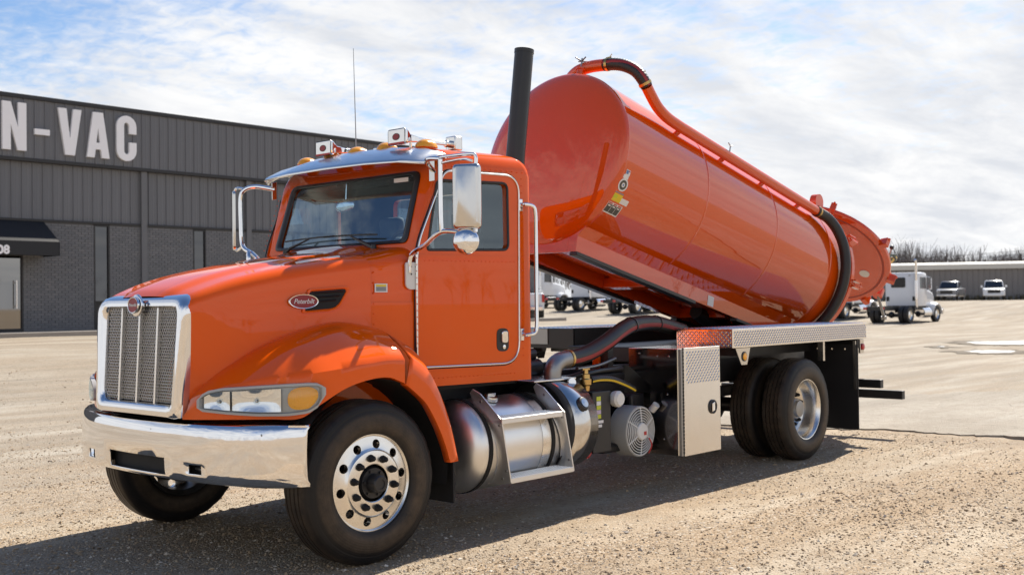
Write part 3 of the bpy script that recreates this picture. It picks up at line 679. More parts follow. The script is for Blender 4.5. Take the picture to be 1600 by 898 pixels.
# ---- hood: lofted, with creased top
def hoodsec(x, n=10):
    """half section from the near bottom to the centre: list of (y,z)"""
    w = slerp([(-.86, .528), (-.80, .55), (-.6, .602), (-.3, .678), (0, .754), (.31, .830)], x)
    top = slerp([(-.86, 1.655), (-.80, 1.695), (-.70, 1.735), (-.55, 1.785), (-.3, 1.845), (0, 1.900), (.31, 1.945)], x)
    sh = slerp([(-.86, 1.58), (-.80, 1.60), (-.55, 1.665), (-.3, 1.72), (0, 1.77), (.31, 1.805)], x)
    kf = sm((-.62-x)/.22)*.056; pts = [(w+.008-kf, .92), (w+.004-kf*.62, 1.2), (w-kf*.22, 1.45), (w-.002, sh)]
    zt = top-.035; bx_ = w*.80
    for k in range(1, n+1):
        t = k/n; a = Vector((w-.002, sh)); b = Vector((w-.004, zt+.006)); c = Vector((bx_, zt+.010)); z = a*(1-t)**2+b*2*t*(1-t)+c*t*t; pts.append((z.x, z.y))
    for f, dz in ((.62, .022), (.50, .030), (.46, .040), (.30, .044), (.15, .046), (0, .046)): pts.append((w*f, zt+dz-.010))
    return pts
xs = [-.86, -.845, -.82, -.79, -.75, -.7, -.62, -.52, -.42, -.3, -.18, -.05, .08, .2, .28, .305, .31]
rows = []
for x in xs:
    h = hoodsec(x); d = .012 if x == .31 else 0
    rows.append([(x, -y+d, z-d) for y, z in h]+[(x, y-d, z-d) for y, z in h[-2::-1]])
hood = MB().grid(rows).build('hood', 'paint', T, 40)
# side badge and vent
for s in (-1, 1):
    nx = Vector((1, -.255*1, 0)) if s < 0 else Vector((-1, -.255, 0))
    xa = Vector((1, -.255, 0)).normalized() if s < 0 else Vector((-1, -.255, 0)).normalized()
    pv = lambda x, z, d: Vector((x, s*(hoodY(x)+.004+d), z))
    # vent: recessed dark slot with louvre blades
    poly = roundpoly([(-.16, 1.552), (.06, 1.568), (.135, 1.692), (-.12, 1.674)], [.02, .05, .03, .02], 4)
    vo = MB().prism(poly, lambda a, b, d: pv(a, b, d), -.004, .004).build('vent', 'black_matte', hood, 0)
    q = MB(); n = len(poly); rows = []
    big_ = roundpoly([(-.175, 1.537), (.068, 1.553), (.158, 1.708), (-.13, 1.690)], [.02, .06, .035, .02], 4)
    rows = [[pv(a, b, .0) for a, b in big_], [pv(a, b, .010) for a, b in big_], [pv(a*.9+(-.02)*.1, b*.9+1.62*.1, .012) for a, b in big_], [pv(a, b, .003) for a, b in poly]]
    q.grid(rows, cv=True).build('vent_rim', 'paint', hood, 50)
    for k, z in enumerate((1.590, 1.618, 1.646)):
        x0 = -.14; x1 = .055+.055*k*.45
        b_ = MB(); b_.add([pv(x0, z+.010, .004), pv(x1, z+.022, .004), pv(x1, z+.030, .012), pv(x0, z+.018, .012), pv(x0, z+.024, .004), pv(x1, z+.036, .004)], [(0, 1, 2, 3), (3, 2, 5, 4)]); b_.build('louvre', 'black_plastic', hood, 0)
    badge(pv(-.163, 1.612, .006), xa*1.0, (0, 0, 1), .102, .047, hood, .044)
# ---- fenders
def fenders(s):
    # stations: outer plan point, lip z, shoulder z, crest point
    tab = [  # u, xo, yo, zlip, zM, xa, ya, za
        (0.0, -.878, .480, .915, .930, -.865, .482, .940),
        (0.6, -.850, .590, .918, 1.030, -.835, .505, 1.040),
        (1.2, -.805, .720, .922, 1.085, -.765, .540, 1.120),
        (2.0, -.735, .870, .926, 1.125, -.681, .583, 1.194),
        (3.0, -.630, 1.020, .928, 1.160, -.560, .615, 1.270),
        (4.0, -.510, 1.140, .930, 1.180, -.440, .645, 1.335),
        (5.0, -.410, 1.205, 1.006, 1.195, -.320, .675, 1.385),
        (6.0, -.261, 1.240, 1.087, 1.212, -.190, .707, 1.430),
        (7.0, -.130, 1.250, 1.124, 1.228, -.060, .740, 1.463),
        (8.0, .010, 1.250, 1.140, 1.238, .040, .765, 1.478),
        (9.0, .110, 1.250, 1.132, 1.245, .150, .792, 1.466),
        (10., .216, 1.250, 1.092, 1.243, .285, .825, 1.437)]
    cols = list(zip(*tab)); us = np.linspace(0, 10, 61); rows = []
    f = lambda k, u: slerp(list(zip(cols[0], cols[k])), u)
    for u in us:
        xo, yo, zl, zM, xa, ya, za = (f(k, u) for k in range(1, 8))
        o = Vector((xo, yo)); a = Vector((xa, ya)); row = []
        for t in (0, .35, .75, 1.0): row.append((xo-.0, yo+.012*math.sin(t*math.pi)*0, zl+(zM-zl)*t))
        bulge = .05*sm((u-1)/4)
        for t in np.linspace(0, 1, 13)[1:]:
            p = o.lerp(a, t)
            # rounded shoulder then sloping dome up to the crest
            q1 = zM+(za-zM)*(1-(1-t)**1.9)*1.0; z = q1+bulge*math.sin(math.pi*min(1, t*1.0))*.35
            row.append((p.x, p.y, z))
        row.append((xa, ya-.02, za-.03))
        lead = row[0]; inn = (lead[0]+(.03 if u < 4 else 0), lead[1]-.035, lead[2]-.0)
        rows.append([(x, s*y, z) for x, y, z in [(inn[0], inn[1], inn[2]+.02), inn]+row])
    fo = MB().grid(rows).build('fender', 'paint', T, 50)
    # rear quarter of the fender, fixed to the cab
    tab2 = [(0, .220, 1.250, 1.090, .262, 1.250, .30, .80, 1.432),
            (1, .368, 1.25, .980, .40, 1.163, .49, .88, 1.332), (2, .440, 1.25, .892, .478, 1.062, .57, .90, 1.23),
            (3, .515, 1.25, .768, .548, .935, .63, .93, 1.10), (4, .568, 1.25, .652, .615, .765, .66, 1.0, .92), (5, .602, 1.25, .556, .672, .556, .70, 1.05, .70)]
    rows = []
    for u in np.linspace(0, 5, 26):
        g_ = [slerp([(r[0], r[k]) for r in tab2], u) for k in range(1, 9)]
        xl, yl, zl, xm, zm, xa, ya, za = g_
        lip = Vector((xl, yl, zl)); m1 = Vector((xm, yl, max(zm, zl))); ca = Vector((xa, ya, za)); row = [lip+Vector((0, -.05, 0)), lip, lip.lerp(m1, .5), m1-Vector((0, .004, 0))]
        for t in np.linspace(0, 1, 9)[1:]:
            p = m1.lerp(ca, t); p.z += .045*math.sin(math.pi*t)*(1-u/5.5); p.x += .03*math.sin(math.pi*t)*(u/5); row.append(p)
        rows.append([(p.x+.004, s*p.y, p.z) for p in row])
    f2 = MB().grid(rows).build('rear_fender', 'paint', T, 60); m = f2.modifiers.new('t', 'SOLIDIFY'); m.thickness = .012; m.offset = 0
    # wheel well liner
    q = MB(); rows = []
    for t in np.linspace(R_(-12), R_(158), 24): rows.append([(.62*math.cos(t)+.02, s*y, .53+.60*math.sin(t)) for y in (.55, .9, 1.19)])
    q.grid(rows).build('wheel_well', 'black_matte', T, 60)
    MB().box(.70, .712, s*1.02-.16, s*1.02+.12, .27, .66).build('splash_flap', 'black_matte', T, 0)
    # headlamp: clear cover, reflector, amber end
    def fs(u, z, out=.004):
        xo, yo = f(1, u), f(2, u); a, b = Vector((f(1, u+.05), f(2, u+.05))), Vector((f(1, u-.05), f(2, u-.05))); t = (a-b).normalized(); n_ = Vector((-t.y, t.x)); n_ = n_ if n_.y > 0 or n_.x < 0 else -n_
        if n_.x > 0: n_ = -n_
        return (xo+n_.x*out, s*(yo+n_.y*out), z)
    def patch(name, outl, out, mat, par, rim=0.):
        us_ = sorted(outl)
    lo_ = [(.72, 1.000), (.85, .980), (1.6, .968), (2.6, .958), (3.6, .958), (4.4, .972), (4.85, 1.005), (5.12, 1.075)]
    hi_ = [(.72, 1.025), (.82, 1.055), (1.05, 1.083), (1.5, 1.100), (2.6, 1.113), (3.6, 1.122), (4.4, 1.126), (4.9, 1.122), (5.12, 1.095)]
    def band(u0, u1, out, inset, name, mat, par, nu=20, nz=5, dome=0.):
        rows = []
        for u in np.linspace(u0, u1, nu):
            a, b = lerp(lo_, u)+inset, lerp(hi_, u)-inset
            if b < a: a = b = (a+b)/2
            rows.append([fs(u, a+(b-a)*k/nz, out+dome*math.sin(math.pi*k/nz)*math.sin(math.pi*(u-u0)/(u1-u0)*.98+.03)) for k in range(nz+1)])
        return MB().grid(rows).build(name, mat, par, 60)
    def ringband(u0, u1, o0, o1, i0, i1, name, mat, par):
        # closed outline walked along the bottom then back along the top; outer and inner loops
        def loop(ins, out, e0, e1):
            lo2 = [fs(u, lerp(lo_, u)+ins, out) for u in np.linspace(u0+e0, u1-e1, 26)]; hi2 = [fs(u, lerp(hi_, u)-ins, out) for u in np.linspace(u1-e1, u0+e0, 26)]
            return lo2+hi2
        rows = [loop(-.012, o0, -.05, -.07), loop(-.010, o1, -.04, -.06), loop(.004, o1+.002, .06, .10), loop(.010, i1, .10, .16)]
        return MB().grid(rows, cv=True).build(name, mat, par, 50)
    hl = ringband(.74, 5.10, .0, .026, 0, .010, 'headlight', 'plastic_grey', T)
    band(.80, 5.02, .007, .004, 'backplate', 'steel_grey', hl, 30)
    band(1.80, 3.36, .024, .014, 'low_beam', 'chrome_plain', hl, 16, 8, -.016)
    band(.92, 1.72, .022, .012, 'high_beam', 'chrome_plain', hl, 10, 8, -.013)
    for u_, z_ in ((2.55, 1.035), (1.35, 1.03)):
        c_ = Vector(fs(u_, z_, .018)); MB().ball(c_, .017, 12, 8).build('bulb', 'lens', hl)
        MB().ball(c_, .009, 10, 6).build('bulb_core', 'plastic_white', hl)
    ringu = []
    def amb(u0, u1, out, dome, name, mat):
        rows = []; uc, hw = (u0+u1)/2, (u1-u0)/2
        for k in range(21):
            u = uc-hw*math.cos(math.pi*k/20); q_ = max(0., 1-abs((u-uc)/hw)**3.2)**(1/2.4); zc = (lerp(lo_, u)+lerp(hi_, u))/2+.002; hh_ = ((lerp(hi_, u)-lerp(lo_, u))/2-.014)*q_+1e-4
            rows.append([fs(u, zc+hh_*(-1+2*j_/8), out+dome*q_*math.sin(math.pi*j_/8)**.7) for j_ in range(9)])
        return MB().grid(rows).build(name, mat, hl, 60)
    amb(3.56, 4.86, .016, .014, 'turn_signal', 'amber')
    band(.78, 5.06, .030, .000, 'cover', 'lens', hl, 30, 6, .008)
    rows = []
    return fo
for s in (-1, 1): fenders(s)
# ---- cab shell
def xf(z): return lerp([(1.0, .685), (1.98, .69), (2.52, .862), (2.62, .90), (2.8, .93)], z)
LEV = [(1.02, 0), (1.5, 0), (1.98, 0), (2.25, 0), (2.52, 0), (2.575, .010), (2.615, .026), (2.645, .050), (2.668, .085), (2.685, .14), (2.697, .22), (2.708, .34), (2.716, .5)]
def planloop(z, ins, off=0.):
    f = xf(z)+ins*.75+off; r = 1.75-ins-off; wf, wr = cabY(f)-ins-off, 1.0-ins-off
    return [(x, y, z) for x, y in roundpoly([(f, -wf), (r, -wr), (r, wr), (f, wf)], [.05, .075, .075, .05], 5)]
def cabsolid(off, dz, zmin):
    rows = [planloop(max(z-dz if z > 2.4 else z, zmin), i, off) for z, i in LEV]
    m = MB(); m.grid(rows, cv=True); n = len(rows[0]); m.f += [tuple(range(n))[::-1], tuple(range((len(rows)-1)*n, len(rows)*n))]; return m
cab = link('cab', cabsolid(0, 0, 0).mesh('cab', 30), T, 'paint')
inn = cabsolid(.045, .045, 1.07); inn = link('cut', inn.mesh('cut')); cab.data.materials.append(MAT['interior'])
for m_ in ('paint', 'interior'): inn.data.materials.append(MAT[m_])
for p_ in inn.data.polygons: p_.material_index = 1
win = [(.772, 1.958), (1.497, 1.974), (1.492, 2.458), (.862, 2.442)]
winr = roundpoly(win, [.02, .05, .05, .04], 4)
c1 = link('cut', MB().prism(winr, lambda a, b, d: (a, d, b), -1.6, 1.6).mesh('cut'))
ws = roundpoly([(-.735, 2.018), (.735, 2.018), (.715, 2.515), (-.715, 2.515)], [.05, .05, .07, .07], 5)
c2 = link('cut', MB().prism(ws, lambda a, b, d: (d, a, b), .3, 1.15).mesh('cut'))
rw = roundpoly([(-.5, 2.02), (.5, 2.02), (.5, 2.45), (-.5, 2.45)], .06, 4)
c3 = link('cut', MB().prism(rw, lambda a, b, d: (d, a, b), 1.5, 2.1).mesh('cut'))
boolean(cab, [inn, c1, c2, c3]); finish(cab.data, 32)
if not cab.data.materials: cab.data.materials.append(MAT['paint'])
# glazing
def wsmap(a, b, d): return (xf(b)+d-.035*(1-(a/.74)**2)*.6, a, b)
def gridplate(poly_fn, nu, nv, name, mat, par): return MB().grid([[poly_fn(i/nu, j/nv) for j in range(nv+1)] for i in range(nu+1)]).build(name, mat, par, 60)
gridplate(lambda u, v: wsmap((-1+2*u)*(.73-.02*v), 2.022+.49*v, .012), 16, 4, 'windshield', 'glass_shield', cab)
ring = MB(); rows = []
for k, (sc, d) in enumerate(((1.035, .002), (1.035, -.010), (1.01, -.016), (.97, -.012), (.955, .004))): rows.append([wsmap(a*sc, 2.267+(b-2.267)*(sc if sc > 1 else sc*.985), d) for a, b in ws])
ring.grid(rows, cv=True).build('windshield_gasket', 'black_plastic', cab, 50)
gridplate(lambda u, v: (1.735, -.5+u, 2.02+.43*v), 2, 2, 'rear_window', 'glass', cab)
# cowl between hood and cab
rows = []
for x in (.322, .33, .42, .52, .62, .70):
    k = (x-.32)/.38; h = hoodsec(.31); w_ = cabY(x)-.012; k2 = w_/.830
    row = [(x, -y*k2, z+(.075*sm(k)*max(0, (z-1.75)/.2) if z > 1.75 else 0)) for y, z in h]; rows.append(row+[(a, -b, c) for a, b, c in row[-2::-1]])
cowl = MB().grid(rows).build('cowl', 'paint', T, 45)
MB().box(.30, .34, -.80, .80, 1.0, 1.72).build('firewall', 'black_matte', T, 0)
for s in (-1, 1):
    sk = MB(); sk.grid([[(x, s*(cabY(x)-.006), z) for z in (1.0, 1.3, 1.6)] for x in (.32, .5, .72)]); sk.build('cowl_side', 'paint', cowl, 0)
    q = MB()
    for z in np.linspace(1.25, 1.8, 9): q.ball((.345, s*(cabY(.345)-.006), z), .0055, 6, 4)
    tag(q.build('rivets', 'paint', cowl), kind='stuff')
# doors
DO = [(.675, 1.235), (.70, 1.155), (1.585, 1.148), (1.60, 2.518), (.925, 2.512), (.683, 1.98)]
dor = roundpoly(DO, [.10, .10, .16, .14, .06, .12], 7)
for s in (-1, 1):
    fn = lambda a, b, d, s=s: (a, s*(cabY(a)+.008-d), b)
    dr = plate(dor, [winr], fn, .02, 'door', 'paint', T, 30)
    tr = MB(); tr.tube([fn(a, b, -.004) for a, b in dor], .0075, 8, closed=True); tr.build('door_trim', 'aluminium', dr)
    ga = MB(); cx_, cz_ = 1.13, 1.83; ga.tube([fn(cx_+(a-cx_)*1.022, cz_+(b-cz_)*1.015, .006) for a, b in dor], .0055, 6, closed=True); ga.build('door_gap', 'black_matte', dr)
    wg = MB(); wg.tube([fn(a, b, -.001) for a, b in winr], .010, 6, closed=True); wg.build('window_gasket', 'black_plastic', dr)
    plate(winr, [], lambda a, b, d, s=s: (a, s*(cabY(a)-.012), b), 0, 'door_window', 'glass', dr, 0)
    st = MB(); rows = []
    for z, d in ((1.925, .0), (1.925, .004), (1.900, .004), (1.900, 0)): rows.append([fn(a, z, -d) for a in np.linspace(.70, 1.575, 8)])
    st.grid(rows).build('belt_line', 'paint', dr, 0)
    hg = MB(); hg.box(0, 1, 0, 1, 0, 1); hg.v = [fn(.668+.012*x, 1.295+.63*z, -.010*y) for x, y, z in hg.v]; hg.build('hinge', 'aluminium', dr, 0)
    q = MB()
    for z in np.linspace(1.32, 1.9, 14): q.ball(fn(.674, z, -.012), .004, 5, 3)
    for x in np.linspace(.75, 1.55, 22): q.ball(fn(x, 1.885, -.002), .0045, 5, 3); q.ball(fn(x, 1.075, .006), .005, 5, 3)
    for z in np.linspace(1.2, 2.5, 26): q.ball(fn(1.635, z, .006), .005, 5, 3)
    for x in np.linspace(.95, 1.70, 16): q.ball(fn(x, 2.548, .008), .005, 5, 3)
    for z in np.linspace(2.02, 2.46, 12): q.ball(fn(lerp([(1.98, .652), (2.5, .855)], z), z, .010), .0045, 5, 3)
    tag(q.build('rivets', 'paint', dr), kind='stuff')
    # latch handle
    hp = roundpoly([(1.377, 1.238), (1.487, 1.238), (1.487, 1.404), (1.377, 1.404)], .045, 5)
    ho = MB().prism(hp, fn, -.004, .003).build('door_handle', 'black_plastic', dr, 0)
    pd = roundpoly([(1.412, 1.300), (1.468, 1.300), (1.468, 1.385), (1.412, 1.385)], .02, 4); MB().prism(pd, fn, -.020, -.004).build('paddle', 'chrome_plain', dr, 0, .004)
    q = MB(); q.lathe([(0, .016), (.006, .016), (.008, 1e-4)], fn(1.44, 1.270, -.004), (0, s, 0), 14); q.build('lock', 'chrome_plain', dr)
    # grab rail behind the door
    y = cabY(1.66); gb = MB(); gb.tube(catmull([(1.615, s*(y+.0), 2.305), (1.625, s*(y+.05), 2.31), (1.685, s*(y+.075), 2.29), (1.70, s*(y+.078), 2.22)], 5)+catmull([(1.70, s*(y+.078), 1.44), (1.685, s*(y+.075), 1.37), (1.625, s*(y+.05), 1.352), (1.615, s*y, 1.355)], 5), .0145, 10)
    gr = gb.build('grab_rail', 'chrome_plain', T)
    for z in (2.305, 1.355): q = MB(); q.obox((1.612, s*(cabY(1.612)+.012), z), ((1, 0, 0), (0, 1, 0), (0, 0, 1)), (.018, .010, .045)); q.build('rail_foot', 'chrome_plain', gr, 0, .004)
# stickers on the near cowl
cn = lambda a, b, d: (a, -(cabY(a)-.006+d), b)
MB().prism([(.352, 1.668), (.452, 1.668), (.452, 1.726), (.352, 1.726)], cn, .0, .003).build('sticker', 'label_white', cowl, 0)
MB().prism([(.362, 1.676), (.440, 1.676), (.440, 1.704), (.362, 1.704)], cn, .003, .0045).build('sticker_print', 'label_grey', cowl, 0)
MB().prism([(.362, 1.706), (.440, 1.706), (.440, 1.719), (.362, 1.719)], cn, .003, .0045).build('sticker_print', 'label_yellow', cowl, 0)
# visor
lip = [(.75, .905, 2.540), (.61, .765, 2.552), (.580, .45, 2.562), (.572, 0, 2.566)]; upr = [(.95, .905, 2.615), (.91, .73, 2.675), (.885, .42, 2.705), (.875, 0, 2.715)]
def symm(t): return [(x, -y, z) for x, y, z in t]+[(x, y, z) for x, y, z in t[-2::-1]]
A, B = symm(lip), symm(upr); rows = []
for t in (0, .08, .5, .92, 1.0): rows.append([tuple(Vector(a).lerp(Vector(b), t)+Vector((0, 0, .016*math.sin(math.pi*t)+(.012 if .05 < t < .95 else 0)))) for a, b in zip(A, B)])
vs = MB().grid(rows).build('visor', 'aluminium', T, 22); m = vs.modifiers.new('t', 'SOLIDIFY'); m.thickness = .006; m.offset = 1
q = MB()
for y in (-.8, -.5, -.2, .1, .4, .7): q.ball((lerp([(0, .67), (.8, .75)], abs(y)), y, lerp([(0, 2.632), (.8, 2.60)], abs(y))), .007, 6, 4)
tag(q.build('rivets', 'steel_grey', vs), kind='stuff')
for s in (-1, 1): q = MB(); q.obox((.80, s*.905, 2.50), ((1, 0, .2), (0, 1, 0), (0, 0, 1)), (.022, .006, .07)); q.build('visor_bracket', 'stainless', vs, 0, .003)
# roof marker lamps, horns, aerial
for y, x in ((-.68, .965), (-.30, .935), (.02, .93), (.32, .935), (.68, .965)):
    q = MB(); q.ball((x, y, 2.698 if abs(y) > .5 else 2.712), 1, 18, 7, (.092, .070, .062), True); q.build('marker_lamp', 'amber', T)
for hy, hz in ((-.555, 2.772), (.27, 2.775)):
    hn = MB(); rows = []
    for x, hw, hh in ((.795, .092, .057), (.81, .092, .057), (.835, .080, .050), (.90, .034, .028), (1.0, .020, .018), (1.30, .013, .013)):
        rows.append([(x, hy+a, hz+b) for a, b in roundpoly([(-hw, -hh), (hw, -hh), (hw, hh), (-hw, hh)], .3*hh, 3)])
    ho = hn.grid(rows, cv=True).build('air_horn', 'chrome_plain', T, 40)
    q = MB(); q.cyl((1.28, hy, hz), (1.36, hy, hz), .028); q.box(1.33, 1.41, hy-.05, hy+.05, hz-.045, hz+.06); q.build('horn_driver', 'aluminium', ho, 30, .008)
    for x_ in (.93, 1.30): q = MB(); q.cyl((x_, hy, 2.70), (x_, hy, hz-.02), .010); q.build('horn_stand', 'chrome_plain', ho)
    q = MB(); q.box(.790, .796, hy-.085, hy+.085, hz-.052, hz+.052); q.build('horn_cover', 'aluminium', ho, 0, .004)
    MB().add([(.789, hy-.085, hz-.053), (.789, hy+.085, hz-.053), (.789, hy+.085, hz-.040), (.789, hy-.085, hz-.040)], [(0, 1, 2, 3)]).build('cover_stripe', 'label_red', ho, 0)
    el_ = lambda k, dx: [(.7885+dx, hy+.032*k*math.cos(t), hz+.021*k*math.sin(t)) for t in np.linspace(0, 2*math.pi, 24, endpoint=False)]
    MB().add(el_(1.2, 0), [tuple(range(24))]).build('cover_emblem_ring', 'label_dark', ho, 0); MB().add(el_(1.0, -.001), [tuple(range(24))]).build('cover_emblem', 'badge_red', ho, 0)
q = MB(); q.tube([(1.0, .13, 2.70), (1.0, .135, 2.95), (1.0, .152, 3.55)], .003, 6, rs=[.006, .004, .0022]); q.cyl((1.0, .13, 2.70), (1.0, .13, 2.735), .016, .008); q.build('aerial', 'steel_grey', T)
# wipers
for y0, y1 in ((.52, .02), (-.50, .22)):
    q = MB(); b = Vector((.62, y0, 1.985)); e = Vector((xf(2.10)-.055, (y0*.55+y1*.45), 2.085)); q.tube([b, b.lerp(e, .3)+Vector((-.02, 0, .005)), e], .008, 6, rs=[.017, .012, .006]); q.cyl(b-Vector((0, 0, .03)), b+Vector((0, 0, .02)), .024, .018)
    d = Vector((0, y1-y0, .012)).normalized(); q.tube([e-d*.30, e-d*.1+Vector((0, 0, .004)), e+d*.1+Vector((0, 0, .004)), e+d*.30], .006, 6); q.build('wiper', 'black_plastic', cab)
# mirrors
def mirror(s, pts_tubes, head, inpl, hw, hh, rnd, dk=1.):
    q = MB()
    for path, r in pts_tubes: q.tube(catmull(path, 6), r, 10)
    mo_ = q.build('mirror', 'chrome_plain', T)
    e = Vector((inpl[0], inpl[1], 0)).normalized(); n_ = Vector((0, 0, 1)).cross(e); n_ = n_ if n_.x < 0 else -n_      # n_ faces the front
    c = Vector(head); q = MB(); rows = []
    for sc, d in ((.80, .048), (.93, .042), (1.0, .028), (1.0, -.012)): rows.append([c+e*a+Vector((0, 0, b))+n_*d*dk for a, b in roundpoly([(-hw*sc, -hh+hw*(1-sc)), (hw*sc, -hh+hw*(1-sc)), (hw*sc, hh-hw*(1-sc)), (-hw*sc, hh-hw*(1-sc))], .03, 4)])
    q.grid(rows, cv=True); n = len(rows[0]); q.f.append(tuple(range(n))); q.build('housing', 'stainless', mo_, 40)
    q = MB(); q.add([c+e*a+Vector((0, 0, b))-n_*.012*dk for a, b in roundpoly([(-hw, -hh), (hw, -hh), (hw, hh), (-hw, hh)], .03, 4)], [tuple(range(20))]); q.build('mirror_glass', 'mirror_glass', mo_, 0)
    q = MB(); q.lathe([(.030, 1e-4), (.026, .045), (.012, .078), (0, .088), (-.012, .088), (-.012, 1e-4)], rnd, n_, 32); q.build('convex_mirror', 'chrome_plain', mo_, 40)
mirror(-1, [([(.66, -1.135, 2.06), (.655, -1.135, 2.2), (.655, -1.135, 2.45), (.655, -1.135, 2.545)], .0165),
            ([(.655, -1.10, 2.553), (.66, -1.2, 2.558), (.70, -1.37, 2.560), (.715, -1.405, 2.54), (.715, -1.405, 2.46), (.715, -1.405, 2.2), (.712, -1.40, 2.07)], .012),
            ([(.66, -1.15, 2.52), (.70, -1.30, 2.535), (.71, -1.38, 2.515)], .009),
            ([(.655, -1.135, 2.548), (.645, -1.05, 2.556), (.68, -.98, 2.545), (.83, -.895, 2.50)], .0165),
            ([(.625, -.855, 1.80), (.63, -.875, 1.92), (.645, -1.0, 1.985), (.66, -1.135, 2.065), (.70, -1.30, 2.055), (.72, -1.40, 2.065)], .0155)],
       (.70, -1.34, 2.285), (-.47, .88), .092, .212, Vector((.675, -1.345, 1.992)))
mirror(1, [([(.80, .895, 2.51), (.70, 1.00, 2.535), (.64, 1.07, 2.515), (.62, 1.10, 2.45), (.62, 1.10, 2.25), (.62, 1.09, 2.10), (.62, 1.05, 2.04), (.62, .95, 2.00), (.63, .855, 1.93)], .0175),
           ([(.63, 1.08, 2.52), (.65, 1.20, 2.535), (.655, 1.235, 2.51)], .010), ([(.62, 1.09, 2.06), (.65, 1.20, 2.035), (.655, 1.235, 2.05)], .010)],
       (.66, 1.245, 2.275), (.545, .838), .092, .235, Vector((.62, 1.0, 1.945)), .45)
for s in (-1, 1):
    q = MB(); q.prism(roundpoly([(.592, 1.71), (.62, 1.685), (.690, 1.688), (.692, 1.87), (.592, 1.872)], [.03, .03, .01, .01, .02], 3), lambda a, b, d, s=s: (a, s*(cabY(a)+.0+d), b), -.004, .010); pl = q.build('mirror_plate', 'plastic_white', T, 0, .003)
    q = MB()
    for (x, z) in ((.635, 1.84), (.672, 1.84), (.635, 1.79), (.672, 1.79)): q.ball((x, s*(cabY(x)+.011), z), .006, 6, 4)
    q.build('bolts', 'black_plastic', pl)
# interior
q = MB(); q.box(.74, .98, -.80, .80, 1.55, 1.92); q.build('dashboard', 'interior', cab, 0, .04)
q = MB(); c = Vector((1.08, -.42, 1.93)); n_ = Vector((.85, 0, .52)).normalized(); e = Vector((0, 1, 0)); f = n_.cross(e)
q.tube([c+(e*math.cos(t)+f*math.sin(t))*.215 for t in np.linspace(0, 2*math.pi, 28, endpoint=False)], .015, 8, closed=True)
for t in (0, 2.1, 4.2): q.tube([c, c+(e*math.cos(t)+f*math.sin(t))*.21], .012, 6)
q.cyl(c, c-n_*.3, .03); q.build('steering_wheel', 'black_plastic', cab)
for y in (-.42, .42):
    q = MB(); q.box(1.12, 1.58, y-.24, y+.24, 1.30, 1.50); q.obox((1.57, y, 1.80), ((1, 0, .12), (0, 1, 0), (-.12, 0, 1)), (.055, .235, .33)); q.obox((1.62, y, 2.20), ((1, 0, .1), (0, 1, 0), (-.1, 0, 1)), (.045, .13, .10)); q.build('seat', 'seat', cab, 30, .04, seg=3)
q = MB(); q.box(.95, 1.70, -.85, .85, 2.60, 2.62); q.build('headliner', 'headliner', cab, 0)
q = MB(); q.ball((.86, .10, 2.33), 1, 14, 8, (.022, .115, .050)); q.cyl((.87, .10, 2.36), (.88, .10, 2.50), .008); q.build('inside_mirror', 'chrome_plain', cab)
q = MB(); q.grid([[(xf(2.50)+.03, y, 2.51), (xf(2.47)+.06, y, 2.475+.02*abs(y)), (xf(2.46)+.07, y, 2.455+.02*abs(y))] for y in np.linspace(-.68, .68, 15)]); q.build('sun_shade', 'headliner', cab)
MB().box(xf(2.47)-.004, xf(2.47)-.001, -.62, -.47, 2.455, 2.485).build('windshield_label', 'label_white', cab, 0)
# ---- exhaust stack
q = MB(); q.cyl((1.93, -.50, 1.4), (2.125, -.605, 3.60), .076, n=28); st_ = q.build('exhaust_stack', 'stack_black', T, 40)
d = Vector((.195, -.105, 2.2)).normalized(); MB().lathe([(0, .079), (.03, .079)], Vector((2.125, -.605, 3.60))-d*.03, d, 28).build('stack_rim', 'stack_black', st_)
# ---- vacuum tank, tipped about the rear
TH = R_(13.2); ta = Vector((math.cos(TH), 0, -math.sin(TH))); tu = Vector((math.sin(TH), 0, math.cos(TH))); tY = Vector((0, 1, 0)); tc0 = Vector((3.19, 0, 2.893)); TR = .81; TL = 4.5
def tp(s, psi, r):    # along the axis, degrees from the top towards the near side, radius
    p = R_(psi); return tc0+ta*s+(tu*math.cos(p)-tY*math.sin(p))*r
def tq(s, y, h): return tc0+ta*s+tY*y+tu*h
prof = [(-.150, 1e-4), (-.148, .12), (-.140, .28), (-.122, .44), (-.095, .58), (-.062, .69), (-.030, .765), (-.008, .795), (.012, .807), (.035, .8105), (.044, .8125), (.050, .8105), (.058, TR)]
for sw_ in (1.35, 2.70, 3.95): prof += [(sw_-.02, TR), (sw_-.008, TR), (sw_, TR+.0042), (sw_+.008, TR), (sw_+.02, TR)]
prof += [(4.40, TR), (4.402, .850), (4.47, .850), (4.472, .815), (4.50, .815), (4.50, .78), (.3, .78)]
tank = MB().lathe(prof, tc0, ta, 128, ref=tuple(tu)).build('vacuum_tank', 'tank_paint', T, 28)
# head stiffener: tapered vertical plate and side gusset on the front head
def hdz(r): return lerp(sorted((b, a) for a, b in prof[:9]), r)
def gus(y0, y1, h0, h1, proj, name):
    q = MB(); V = []
    n = 10
    rows = [[], []]
    for k in range(n+1):
        h = h0+(h1-h0)*k/n; y = y0+(y1-y0)*k/n; s_ = hdz(math.hypot(y, h)); rows[0].append(tq(s_+.01, y, h)); rows[1].append(tq(s_-proj(k/n), y, h))
    q.grid(rows); o = q.build(name, 'tank_paint', tank, 0); m = o.modifiers.new('t', 'SOLIDIFY'); m.thickness = .012; m.offset = 0
